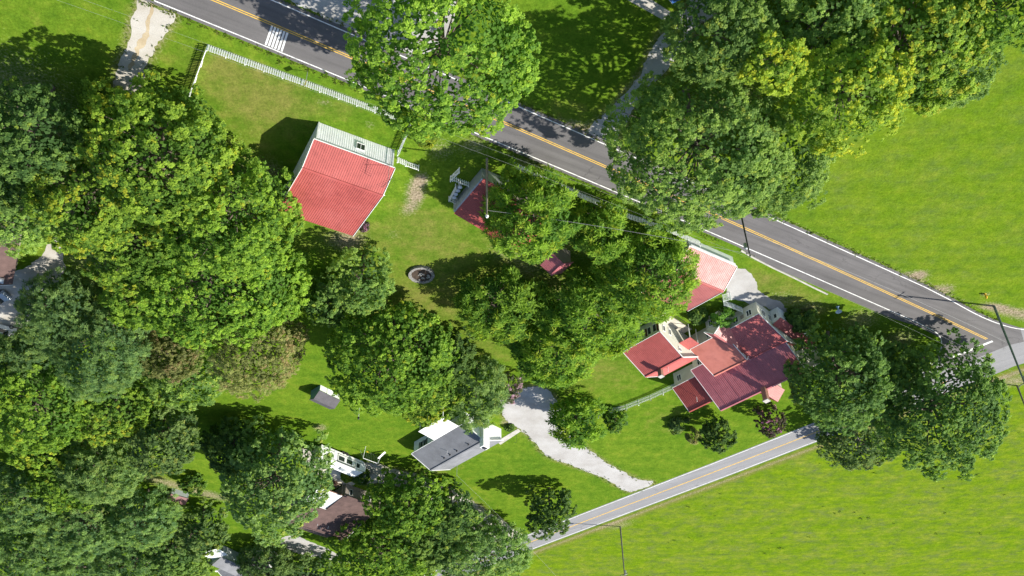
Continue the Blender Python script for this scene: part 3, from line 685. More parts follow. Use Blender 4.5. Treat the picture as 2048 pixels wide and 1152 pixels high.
ch = MB().box(15.15, 16.2, -5.6, -4.1, 0, 6.0).build("chimney", white, wh); MB().box(15.4, 15.95, -5.25, -4.45, 6.0, 6.18).build("flue", dark_metal, ch)
for u, v in ((5.2, 3.9), (6.9, 3.9), (8.9, 3.9), (12.2, 3.9)): MB().lathe([(.14, 0), (.16, .25), (.05, .36)], (u, -v, 2.62 + (v / 4.85) * 1.83), 8).build("roof_vent", dark_metal, wh)
MB().tube([(7.1, -3.0, 3.6), (7.1, -3.0, 4.5)], .05).build("vent_pipe", white, wh)
MB().tube([(1.9, -9.9, 0), (1.9, -9.9, 4.6)], .04).build("service_mast", metal_grey, wh)

# ------------------------------------------------------------------ small grey-roofed shed on the lawn
gs = thing("lawn_shed", "little teal and white shed with dark grey roof on the open lawn", "shed", (-34.286, -147.165, 0), math.radians(-47))
gb = MB().prism([(0, 0), (0, 1.35), (-1.35, 2.35), (-2.6, 1.9), (-2.6, 0)], 'x', .05, 4.4); gb.build("wall", white, gs)
MB().prism([(0.02, 0.02), (.02, 1.33), (-1.35, 2.32), (-2.62, 1.88), (-2.62, .02)], 'x', .0, .06).build("end_panel", teal_wall, gs)
rfe = bpy.data.objects.new("roof", None); link(rfe, gs)
slab("roof_slope", [(-.12, .15, 1.3), (4.55, .15, 1.3), (4.55, -1.35, 2.42), (-.12, -1.35, 2.42)], .05, slate_shingle, rfe)
slab("roof_slope", [(-.12, -1.35, 2.42), (4.55, -1.35, 2.42), (4.55, -2.75, 1.92), (-.12, -2.75, 1.92)], .05, slate_shingle, rfe)
door(gs, 'f', 2.2, 0.0, 1.2, 1.15, siding_white)

# ------------------------------------------------------------------ brown-roofed house at the bottom
bh = thing("brown_house", "house with dark brown shingle roof and white metal porch roof", "house", (-35.62, -185.03, 0), math.radians(-42.8))
gable(bh, -4.5, 9.5, 6.0, 19.0, 3.6, 2.9, 12.6, 5.4, brown_shingle, tan_wall, ribbed=False, trim=white)
slab("roof_slope", [(.1, .75, 2.8), (9.5, .75, 2.8), (9.5, -6.2, 3.7), (.1, -6.2, 3.7)], .06, brown_shingle, bh)
MB().box(.35, 9.2, -6.4, .4, 0, 2.78).build("front_wall", tan_wall, bh)
window(bh, 'f', 1.7, -.4, .9, .8, 1.4, white, 1); window(bh, 'f', 6.0, -.4, .9, 1.2, 1.3, white, 2)
slope(bh, (-5.6, 0, 2.75), (0.05, 0, 2.75), (-5.6, -6.3, 3.35), white, "porch_panel")
MB().bar((-5.6, .05, 2.68), (0.05, .05, 2.68), .12, .16).build("gutter", brick_m, bh)
for x in (-5.4, -2.8, -.2): MB().box(x - .07, x + .07, -.15, -.01, 0, 2.66).build("porch_post", tan_wall, bh)
for k in range(3): MB().box(-1.6 + k * .35, -1.3 + k * .35, -1.8, -.2, .05 + .18 * k, .23 + .18 * k).build("step", wood, bh)
MB().tube([(-1.6, -8.8, 4.2), (-1.6, -8.8, 5.4)], .07).build("vent_pipe", white, bh)
for u, v in ((1.2, 10.6), (2.4, 11.4), (3.6, 10.2)): MB().tube([(u, -v, 4.6), (u, -v, 5.3)], .05).build("roof_vent", white, bh)
patch("concrete_pad", [(640, 930), (660, 926), (700, 940), (718, 960), (700, 972), (676, 966), (650, 955)], 0.012, patio_m, seed=31, jitter=.05)

# ------------------------------------------------------------------ grey-roofed house at the bottom edge
gh = thing("grey_house", "grey-roofed house with a satellite dish at the bottom edge of the view", "house", W(441, 1141) + Vector((0, 0, 0)), math.radians(31))
gable(gh, 0, 14, 0, 9, 2.9, 2.9, 4.5, 4.9, grey_shingle, siding_white, ribbed=False, trim=white)
gh.location = W(434, 1141, 2.9); gh.location.z = 0
p1 = bpy.data.objects.new("wing_roof", None); link(p1, gh)
slab("roof_slope", [(1.2, 5.2, 2.9), (1.2, -2.5, 2.9), (3.9, -2.5, 4.3), (3.9, 5.2, 4.3)], .06, grey_shingle, p1)
slab("roof_slope", [(6.6, 5.2, 2.9), (6.6, -2.5, 2.9), (3.9, -2.5, 4.3), (3.9, 5.2, 4.3)], .06, grey_shingle, p1)
MB().prism([(1.5, 0), (6.3, 0), (6.3, 2.95), (3.9, 4.2), (1.5, 2.95)], 'y', 4.9, -1).build("wing_wall", pale_green, gh)
slope(gh, (3.0, 8.4, 2.5), (8.6, 8.4, 2.5), (3.0, 5.3, 2.9), white, "porch_panel")
for x in (3.1, 5.8, 8.5): MB().box(x - .06, x + .06, 8.0, 8.12, 0, 2.5).build("porch_post", white, gh)
for u, v in ((6, 2.6), (7.4, 3.3)): MB().tube([(u, -v, 3.9), (u, -v, 4.7)], .05).build("vent_pipe", white, gh)
dish = MB().lathe([(.02, .0), (.2, .03), (.34, .1), (.42, .2)], (.1, .35, 3.05), 14).build("satellite_dish", white, gh); MB().tube([(.1, .3, 2.6), (.1, .35, 3.1)], .03).build("bracket", metal_grey, dish)

# ------------------------------------------------------------------ brown-roofed house at the left edge
lh = thing("west_house", "house with dark brown roof cut by the left edge of the view", "house", W(24, 569, 3.0), math.radians(63)); lh.location.z = 0
gable(lh, 0, 12, -9.5, 0.1, 2.9, 3.0, -4.7, 4.9, brown_shingle, tan_wall, ribbed=False, trim=white)
MB().tube([(4.6, 3.6, 4.3), (4.6, 3.6, 5.0)], .12).build("roof_vent", metal_grey, lh)
MB().box(1.2, 2.2, 1.0, 1.7, 3.8, 4.1).build("roof_unit", metal_grey, lh)

# ------------------------------------------------------------------ small playhouse near the woods
ph = thing("playhouse", "tiny hut with faded red roof beside the shrub at the wood edge", "shed", W(345, 975), math.radians(-38))
gable(ph, 0, 3.9, .2, 2.9, 1.35, 1.2, 1.7, 2.1, mat("faded_plum", (0.23, 0.12, 0.12), .7), mat("grey_boards", (.30, .34, .33), .8), ribbed=False, inset=.12)
door(ph, 'l', 1.5, .12, .8, 1.2, dark_metal)

# ------------------------------------------------------------------ blue-roofed house at the top edge
blh = thing("blue_house", "corner of a blue metal roof with white edge at the top of the view", "house", W(1346, 5, 3.0), 0); blh.location.z = 0
ba = math.radians(32); blh.rotation_euler.z = ba
gable(blh, -.1, 11, -9.0, 0.1, 3.0, 3.0, -4.5, 4.8, blue_roof, bluewhite, trim=white)

# ------------------------------------------------------------------ travel trailer
rv_a, rv_b = W(644, 884), W(733, 921)
rva = math.atan2(rv_b.y - rv_a.y, rv_b.x - rv_a.x); rvl = (rv_b - rv_a).length
rv = thing("travel_trailer", "white travel trailer parked beside the big round tree", "trailer", rv_a, rva)
RL, RW, RH = rvl, 2.6, 3.0
pr = [(0.0, .55), (RL - .9, .5), (RL - .25, .95), (RL, 1.6), (RL - .1, 2.4), (RL - .7, 2.9), (RL - 1.6, RH), (.3, RH), (.0, 2.75)]
MB().prism(pr, 'y', -RW, 0).build("body", white, rv)
for x, w_ in ((RL - 5.9, 1.3), (RL - 4.0, 1.25), (RL - 1.9, .7)): window(rv, 'f', x, -.0, 1.45, w_, .85, dark_metal, 1)
door(rv, 'f', RL - 7.4, 0, .75, 1.9, siding_white, .7)
MB().box(.2, RL - .6, -.005, .03, .95, 1.02).box(.2, RL - .4, -.005, .03, 2.62, 2.7).build("stripe", dark_metal, rv)
MB().bar((RL - 6.9, .12, 2.75), (RL - 2.7, .12, 2.75), .12, .12).bar((RL - 6.9, .1, .9), (RL - 6.9, .1, 2.75), .06, .06).bar((RL - 2.7, .1, .9), (RL - 2.7, .1, 2.75), .06, .06).build("awning", dark_metal, rv)
for k, x in enumerate((RL - 5.6, RL - 4.75)):
    for y in (.02, -RW - .02):
        wl = MB(); s_ = 1 if y > 0 else -1
        wl.tube([(x, y - .22 * s_, .36), (x, y, .36)], .36, 14).build("wheel", black_rubber, rv)
for x in (RL - 6.2, RL - 3.5): MB().box(x - .3, x + .3, -1.6, -1.0, RH - .01, RH + .12).build("roof_hatch", siding_white, rv)
MB().box(RL - 5.2, RL - 4.2, -1.7, -.9, RH - .01, RH + .28).build("air_conditioner", metal_grey, rv)
MB().bar((RL - .2, -RW / 2 - .5, .5), (RL + 1.1, -RW / 2, .5), .1, .12).bar((RL - .2, -RW / 2 + .5, .5), (RL + 1.1, -RW / 2, .5), .1, .12).build("tow_bar", dark_metal, rv)

# ------------------------------------------------------------------ swing set
sw_a, sw_b = W(728, 897), W(757, 908); swr = math.atan2(sw_b.y - sw_a.y, sw_b.x - sw_a.x); swl = (sw_b - sw_a).length
sw = thing("swing_set", "white metal swing set on the lawn in front of the travel trailer", "swing set", sw_a, swr)
MB().tube([(0, 0, 2.1), (swl, 0, 2.1)], .05).build("top_bar", white, sw)
for x in (0, swl):
    for s in (-1, 1): MB().tube([(x - (.25 if x == 0 else -.25), s * .95, 0), (x, 0, 2.1)], .04).build("leg", white, sw)
for k, (x, c) in enumerate(((swl * .25, yellow_paint), (swl * .5, black_rubber), (swl * .72, black_rubber))):
    s_ = MB().box(x - .22, x + .22, -.1, .1, .42, .46).build("seat", c, sw)
    for e in (-.2, .2): MB().tube([(x + e, 0, .46), (x + e, 0, 2.08)], .015, 5).build("chain", metal_grey, s_)
sld = MB().bar((swl - .2, .3, 1.2), (swl + .3, 1.9, .25), .45, .05).build("slide", white, sw)

# ------------------------------------------------------------------ cars at the left edge
def car(name, label, loc, rz, paint, pickup=False):
    t = thing(name, label, "car" if not pickup else "pickup", loc, rz)
    body = [(-2.25, .35), (-2.3, .75), (-2.1, .95), (-1.2, 1.0), (2.0, .95), (2.25, .85), (2.3, .45), (2.2, .3), (-2.2, .3)]
    MB().prism(body, 'y', -.88, .88).build("body", paint, t)
    cab = [(-1.1, .98), (-.55, 1.5), (.75, 1.5), (1.4, .97)] if not pickup else [(-1.2, .98), (-.5, 1.65), (.5, 1.65), (.7, .98)]
    MB().prism(cab, 'y', -.78, .78).build("cabin", glass, t)
    a, b = cab[1], cab[2]
    MB().box(a[0] - .02, b[0] + .02, -.76, .76, a[1] - .02, a[1] + .05).build("roof", paint, t)
    if pickup:
        MB().box(.75, 2.2, -.72, .72, .96, 1.0).build("bed", dark_metal, t)
        for s in (-.82, .82): MB().box(.75, 2.25, s - .06, s + .06, .9, 1.2).build("bed_side", paint, t)
    for x in (-1.4, 1.4):
        for s in (-1, 1):
            w_ = MB().tube([(x, s * .68, .33), (x, s * .9, .33)], .33, 14).build("wheel", black_rubber, t); MB().tube([(x, s * .89, .33), (x, s * .915, .33)], .19, 10).build("rim", metal_grey, w_)
    for s in (-.6, .6): MB().box(-2.31, -2.22, s - .18, s + .18, .62, .78).build("headlight", white, t)
    return t
car("parked_car", "silver car parked under the eave of the brown roof at the left edge", W(-6, 590), math.radians(200), silver_paint)
car("pickup_truck", "white pickup in the shade at the left edge of the gravel yard", W(4, 652), math.radians(150), white, True)

# ------------------------------------------------------------------ picket fences
def picket_mesh(h, w, t=.025):
    mb = MB().prism([(-w / 2, .06), (w / 2, .06), (w / 2, h - w * .6), (0, h), (-w / 2, h - w * .6)], 'y', -t / 2, t / 2)
    me = bpy.data.meshes.new("picket"); me.from_pydata(mb.v, [], mb.f); me.update(); me.materials.append(fence_white); return me
def fence(name, label, pts, h=1.15, gap=0.27, w=0.17, post_every=2.5, front=1, cat="fence", cap=False, lean=0.0):
    base = pts[0]; root = thing(name, label, cat, (base.x, base.y, 0), 0, "white picket fences"); me = picket_mesh(h, w); rr = random.Random(len(label))
    for a, b in zip(pts, pts[1:]):
        d = b - a; L = d.length; ang = math.atan2(d.y, d.x); X = d.normalized(); N = Vector((-X.y, X.x, 0)) * front; o0 = a - base; o0.z = 0
        n = int(L / gap)
        for k in range(n):
            o = bpy.data.objects.new("picket", me); link(o, root); p = o0 + X * (gap * (k + .5)) + N * .055
            o.location = (p.x, p.y, rr.uniform(-.02, .02)); o.rotation_euler = (rr.uniform(-.015, .015) + lean, rr.uniform(-.02, .02), ang)
        for z in (.3, h - .28): MB().bar(o0 + Vector((0, 0, z)), o0 + X * L + Vector((0, 0, z)), .04, .09).build("rail", fence_white, root)
        m = max(1, round(L / post_every))
        for k in range(m + 1):
            p = o0 + X * (L * k / m) - N * .06; q = MB().box(p.x - .055, p.x + .055, p.y - .055, p.y + .055, 0, h + (.12 if cap else -.08)); q = q.build("post", fence_white, root)
            if cap: MB().box(p.x - .085, p.x + .085, p.y - .085, p.y + .085, h + .12, h + .16).build("cap", fence_white, q)
    return root
fence("picket_fence", "white picket fence along the road in front of the barn", [W(381, 183), W(416, 89), W(604, 158), W(822, 240), W(797, 300)], 1.2, front=1)
fence("picket_fence", "white picket fence under the star-leaved trees along the road", [W(1030, 325), W(1140, 376), W(1260, 428), W(1338, 455), W(1400, 482)], 1.15, front=1)
fence("picket_fence", "white garden fence with capped posts running up to the house wall", [W(1196, 824), W(1252, 808), W(1300, 789), W(1350, 766)], 1.1, .17, .07, 2.4, 1, cap=True)
fence("picket_fence", "short white picket fence joined to the barn corner by the gravel", [W(796, 314), W(812, 321)], 1.1)
fence("picket_fence", "short white fence in front of the tool shed with a side return", [W(938, 364), W(906, 352)], 1.05, .3, .14, front=-1)
fence("picket_fence", "low white fence along the row of round bins beside the tool shed", [W(912, 368), W(899, 393), W(914, 401)], 1.0, .3, .12)
fence("picket_fence", "white picket rail leading from the lattice gate to the house", [W(1447, 600), W(1466, 607), W(1484, 615)], 1.2, .2, .09)
def gate(name, label, a, b, h=1.05):
    d = b - a; L = d.length; root = thing(name, label, "gate", (a.x, a.y, 0), math.atan2(d.y, d.x)); me = picket_mesh(h - .15, .1)
    for x in (0.04, L - .04): MB().box(x - .05, x + .05, -.05, .05, 0, h + .05).build("stile", fence_white, root)
    for z in (.2, h - .1): MB().box(0, L, -.03, .03, z - .05, z + .05).build("rail", fence_white, root)
    MB().bar((.05, 0, .22), (L - .05, 0, h - .12), .04, .09).build("brace", fence_white, root)
    n = int(L / .26)
    for k in range(n):
        o = bpy.data.objects.new("picket", me); link(o, root); o.location = (L * (k + .5) / n, .045, .08)
    return root
gate("yard_gate", "open white gate beside the short fence at the barn corner", W(812, 321), W(838, 330))
gate("yard_gate", "open white gate standing ajar in front of the tool shed", W(901, 352), W(919, 334), 1.1)
lat = gate("lattice_gate", "white lattice gate between the garage and the house", W(1444, 588), W(1460, 584), 1.5)
for z in (.55, .85, 1.15): MB().box(.05, 1.2, .05, .075, z - .03, z + .03).build("lattice_bar", fence_white, lat)
for k in range(4):
    c = (W(920, 375, 0.9), W(916, 382, 0.9), W(911.5, 389, .9), W(908.5, 396, .9))[k]
    b = thing("round_bin", ["pale round bin nearest the road in the row by the tool shed", "second pale round bin from the road by the tool shed", "third pale round bin from the road by the tool shed", "pale round bin farthest from the road by the tool shed"][k], "bin", (c.x, c.y, 0), 0, "round bins by the tool shed")
    MB().lathe([(.22, 0), (.27, .84)], n=16).build("barrel", mat("bin_grey", (.30, .34, .36), .6), b)
    MB().lathe([(.30, .84), (.31, .89), (.22, .93), (.04, .95)], n=16).build("lid", mat("lid_grey", (.50, .53, .56), .55), b)
railing = thing("iron_railing", "dark ornate railing beside the concrete patio of the house", "railing", Hp, HA)
for z in (.12, .85): MB().box(2.0, 2.05, -6.4, 1.0, z - .02, z + .02).build("rail", dark_metal, railing)
for k in range(26): MB().box(2.01, 2.04, 1.0 - k * .29 - .015, 1.0 - k * .29 + .015, .0, .9).build("baluster", dark_metal, railing)

# ------------------------------------------------------------------ poles, lamps, wires, signs, hydrant
def wire(name, label, a, b, sag, r=.018):
    a, b = Vector(a), Vector(b); pts = []
    for k in range(25):
        t = k / 24; p = a.lerp(b, t); p.z -= sag * 4 * t * (1 - t); pts.append(p)
    return tag(MB().tube(pts, r, 5).build(name, cable_m), label, "cable", "overhead cables")
def pole(label, base, h, r=.15, rz=0.0, arms=((.5, 2.2),), transformer=None, lean=(0, 0), m=pole_wood):
    t = thing("utility_pole", label, "pole", (base.x, base.y, 0), rz, "utility poles along the roads"); top = (lean[0], lean[1], h)
    MB().tube([(0, 0, 0), (lean[0] * .5, lean[1] * .5, h * .5), top], [r * 1.25, r, r * .75], 10).build("shaft", m, t)
    for dz, L in arms:
        z = h - dz; cx, cy = lean[0] * z / h, lean[1] * z / h
        ar = MB().box(cx - L / 2, cx + L / 2, cy + .1, cy + .2, z - .06, z + .06).build("cross_arm", pole_wood, t)
        for k in (-.45, 0, .45): MB().lathe([(.03, 0), (.06, .08), (.04, .2), (.02, .24)], (cx + L * k, cy + .15, z + .06), 8).build("insulator", metal_grey, ar)
    if transformer:
        z = h - transformer; cx, cy = lean[0] * z / h, lean[1] * z / h
        tr = MB().lathe([(.24, 0), (.27, .05), (.27, .85), (.22, .95), (.05, 1.0)], (cx, cy - .42, z - .5), 14).build("transformer", metal_grey, t)
        for e in (-.12, .12): MB().lathe([(.04, 0), (.05, .1), (.02, .25)], (cx + e, cy - .42, z + .48), 6).build("bushing", mat("porcelain", (.35, .2, .15), .4), tr)
    return t
pR = W(1988, 612); pB = W(1240.5, 1053); pM = W(1475.5, 397.7); pL = W(974, 317)
pole("tall utility pole beside the yellow hydrant at the road junction", pR, 15.2, .17, math.radians(60), ((.4, 2.0),), 1.3, m=mat("green_pole", (.15, .18, .15), .8, .2))
MB_sign = None
pole("utility pole standing in the meadow south of the side road", pB, 11.6, .15, math.radians(35), ((.35, 1.8),), 0.9)
pole("dark utility pole with transformer beside the main road", pM, 10.6, .12, math.radians(-28), ((.25, 1.4),), 2.1, m=mat("dark_pole", (.05, .05, .05), .8))
lp = thing("lamp_pole", "wooden pole with a yard lamp in front of the tool shed", "lamp", (pL.x, pL.y, 0))
MB().tube([(0, 0, 0), (0, 0, 5), (0, 0, 10.2)], [.17, .145, .11], 10).build("shaft", mat("lamp_pole_wood", (.27, .23, .18), .85, .25), lp)
MB().tube([(0, 0, 9.6), (0, -.35, 9.9), (0, -.6, 9.95)], .035, 6).build("bracket", metal_grey, lp)
MB().lathe([(.10, .22), (.24, .0), (.22, -.12), (.05, -.2)], (0, -.55, 9.95), 14).build("lamp_head", white, lp)
w2 = W(2060, 800, 8); q2 = W(2034, 771)
pole("second utility pole past the junction at the right edge", q2, 7.5, .14, math.radians(60), ((.3, 1.2),))
topM = Vector((pM.x, pM.y, 10.2)); topL = Vector((pL.x, pL.y, 9.4)); topR = Vector((pR.x, pR.y, 14.4)); dM = Vector((.88, -.47, 0))
wire("service_cable", "cable strung from the lamp pole to the transformer pole", topL, topM, .5, .02)
for k, o in enumerate((-.6, .6)):
    n_ = Vector((.47, .88, 0)) * o
    wire("overhead_cable", ["overhead cable over the road on the house side towards the junction pole", "overhead cable over the road on the field side towards the junction pole"][k], topM + n_, topR + n_, .8, .007)
    wire("overhead_cable", ["overhead cable over the road on the house side running off to the west", "overhead cable over the road on the field side running off to the west"][k], topM + n_, topM + n_ - dM * 120, 1.5, .007)
wire("telephone_cable", "pale low cable above the grass verge in front of the house", Vector((pM.x, pM.y, 6.2)), Vector((pR.x, pR.y, 7.4)), .9, .016)
wire("telephone_cable", "pale cable from the white house mast across its back lawn", wh.matrix_basis @ Vector((1.9, -9.9, 4.5)), Vector((pB.x, pB.y, 8)) - Vector((14, 10, 0)), .5, .011)
# warning sign
sb_ = W(615.5, 143); sg = thing("road_sign", "diamond road sign on a thin post in the grass verge by the crosswalk", "sign", (sb_.x, sb_.y, 0), math.radians(58))
MB().box(-.03, .03, -.03, .03, 0, 2.0).build("post", metal_grey, sg)
MB().prism([(0, 1.55), (.54, 2.09), (0, 2.63), (-.54, 2.09)], 'y', .032, .04).build("plate", mat("sign_yellow", (.75, .5, .02), .45, .05), sg)
# birdhouse pole
bp = W(719, 814); bd = thing("birdhouse_pole", "white pole topped with a dark birdhouse on the lawn", "birdhouse", (bp.x, bp.y, 0))
MB().tube([(0, 0, 0), (0, 0, 2.2)], .06, 8).build("pole", white, bd)
MB().prism([(-.17, 2.18), (.17, 2.18), (.17, 2.45), (0, 2.62), (-.17, 2.45)], 'y', -.17, .17).build("box", dark_metal, bd)
# shepherd hook
sh_ = W(1033, 868); hk = thing("garden_hook", "thin black garden hook stuck in the lawn beside the drive", "hook", (sh_.x, sh_.y, 0))
MB().tube([(0, 0, 0), (0, 0, 1.6), (-.1, 0, 1.8), (-.3, 0, 1.85), (-.42, 0, 1.7)], .025, 6).build("rod", dark_metal, hk)
hb = W(1243, 985); hk = thing("garden_hook", "thin metal marker rod beside the side road by the gravel mouth", "hook", (hb.x, hb.y, 0))
MB().tube([(0, 0, 0), (0, 0, 1.0), (-.15, 0, 1.15), (-.3, 0, 1.1)], .02, 6).build("rod", dark_metal, hk)
# hydrant
hy = W(1970, 588); hd = thing("fire_hydrant", "yellow fire hydrant in the grass near the junction", "hydrant", (hy.x, hy.y, 0), .4)
MB().lathe([(.20, 0), (.20, .06), (.13, .08), (.13, .62), (.19, .64), (.19, .7), (.15, .82), (.05, .9)], n=14).build("barrel", yellow_paint, hd)
for s in (-1, 1): MB().tube([(0, s * .1, .5), (0, s * .27, .5)], .08, 10).build("nozzle", yellow_paint, hd)
MB().tube([(.1, 0, .45), (.28, 0, .45)], .1, 10).build("pumper_nozzle", yellow_paint, hd)
MB().lathe([(.05, .9), (.05, .98)], n=6).build("nut", yellow_paint, hd)
# stone planter ring
pc = W(843, 547); ring = thing("stone_ring", "round stone ring bed with dark mulch on the back lawn", "planter", (pc.x, pc.y, 0))
NS = 26
for course in range(2):
    for k in range(NS):
        a0_, a1_ = 2 * math.pi * (k + .04 + .5 * course) / NS, 2 * math.pi * (k + .96 + .5 * course) / NS; ro = 1.95 + RNG.uniform(-.04, .06); ri = 1.55 + RNG.uniform(-.05, .05); z0 = .23 * course + .002; z1 = z0 + .215 + RNG.uniform(-.02, .03)
        P2 = [(ri * math.cos(a0_), ri * math.sin(a0_)), (ro * math.cos(a0_), ro * math.sin(a0_)), (ro * math.cos(a1_), ro * math.sin(a1_)), (ri * math.cos(a1_), ri * math.sin(a1_))]
        MB().prism(P2, 'z', z0, z1).build("stone", stone_m, ring)
MB().lathe([(1.56, 0), (1.56, .22), (.8, .3), (.05, .34)], n=24).build("soil", mulch, ring)
for k in range(14):
    a = RNG.uniform(0, 6.28); r_ = RNG.uniform(.1, 1.2); s = RNG.uniform(.1, .3); c = Vector((r_ * math.cos(a), r_ * math.sin(a), .32)); MB().lathe([(s, 0), (s * .9, s * .4), (s * .4, s * .6)], c, 6).build("rock", stone_m, ring)
# bird bath in the shade, garden statue, propane-like tank near the carport
bb = W(1675, 614); bt = thing("bird_bath", "blue-white bird bath in the shade beside the road verge", "bird bath", (bb.x, bb.y, 0))
MB().lathe([(.28, 0), (.12, .12), (.1, .7), (.2, .78)], n=14).build("pedestal", mat("bath_blue", (.22, .36, .5), .5), bt)
MB().lathe([(.2, .78), (.5, .88), (.52, .95), (.4, .9), (.1, .84)], n=18).build("bowl", mat("bath_white", (.5, .6, .68), .4), bt)
st_ = W(1387, 634); stt = thing("garden_statue", "small white garden statue beside the garage planting", "statue", (st_.x, st_.y, 0))
MB().lathe([(.2, 0), (.2, .1), (.1, .14), (.16, .5), (.13, .75), (.06, .85), (.1, .95), (.08, 1.08), (.02, 1.13)], n=12).build("figure", white, stt)
for k, (x, y, l) in enumerate(((668, 960, "pile of brown firewood against the porch of the brown-roofed house"),)):
    p = W(x, y); fw = thing("firewood_pile", l, "firewood", (p.x, p.y, 0), math.radians(-43))
    for i in range(7):
        for j in range(3): MB().tube([(i * .3 - 1, 0, .16 + j * .27), (i * .3 - 1, -.6, .16 + j * .27)], .13, 7).build("log", mat("log_end", (.16, .09, .06), .9, .3), fw)

# ------------------------------------------------------------------ trees
SP = dict(
    maple=dict(L=.29, wd=.135, k=5, m=15, n=3, rt=.30, a=(.285, .430, .048), b=(.095, .200, .028), c=(.33, .39, .035), ca=.04, flat=.8),
    maple_y=dict(L=.29, wd=.135, k=5, m=15, n=3, rt=.30, a=(.300, .425, .048), b=(.095, .190, .028), c=(.38, .41, .04), ca=.24, flat=.8),
    elm=dict(L=.27, wd=.11, k=5, m=17, n=3, rt=.32, a=(.275, .390, .082), b=(.095, .180, .044), c=(.31, .37, .06), ca=.06, flat=.75),
    gold=dict(L=.28, wd=.13, k=5, m=15, n=3, rt=.32, a=(.35, .45, .045), b=(.16, .28, .036), c=(.47, .51, .04), ca=.35, flat=.75),
    pecan=dict(L=.72, wd=.10, k=7, m=10, n=2, rt=.25, a=(.270, .420, .044), b=(.085, .190, .026), c=(.32, .41, .04), ca=.14, flat=.75, cup=.15),
    oak=dict(L=.29, wd=.15, k=4, m=16, n=3, rt=.32, a=(.205, .290, .080), b=(.070, .132, .042), c=(.24, .28, .06), ca=.08, flat=.8),
    dark=dict(L=.29, wd=.14, k=5, m=15, n=3, rt=.3, a=(.170, .270, .060), b=(.060, .125, .034), c=(.25, .33, .05), ca=.08, flat=.8),
    pine=dict(L=.42, wd=.045, k=11, m=11, n=2, rt=.2, a=(.265, .395, .120), b=(.092, .178, .066), c=(.27, .37, .09), ca=.12, flat=.8, cup=.35, rb=1.2),
    lacy=dict(L=.22, wd=.09, k=5, m=18, n=3, rt=.38, a=(.330, .350, .115), b=(.170, .200, .064), c=(.35, .28, .13), ca=.28, flat=.75),
    willow=dict(L=.42, wd=.065, k=7, m=12, n=2, rt=.3, a=(.260, .375, .105), b=(.100, .185, .058), c=(.28, .36, .09), ca=.1, flat=1.0, rb=1.1),
    purple=dict(L=.22, wd=.10, k=5, m=8, n=3, rt=.2, a=(.12, .10, .065), b=(.06, .055, .042), c=(.40, .17, .32), ca=.3, flat=.9, rb=.8),
    pink=dict(L=.22, wd=.10, k=5, m=8, n=3, rt=.2, a=(.17, .18, .09), b=(.09, .11, .06), c=(.48, .32, .42), ca=.45, flat=.9, rb=.8),
    shrub=dict(L=.30, wd=.12, k=5, m=8, n=3, rt=.25, a=(.20, .36, .05), b=(.085, .18, .045), c=(.28, .38, .05), ca=.1, flat=.9, rb=.8),
)
TRIS = [0]
def nrm(a): return a / np.maximum(1e-9, np.linalg.norm(a, axis=-1, keepdims=True))
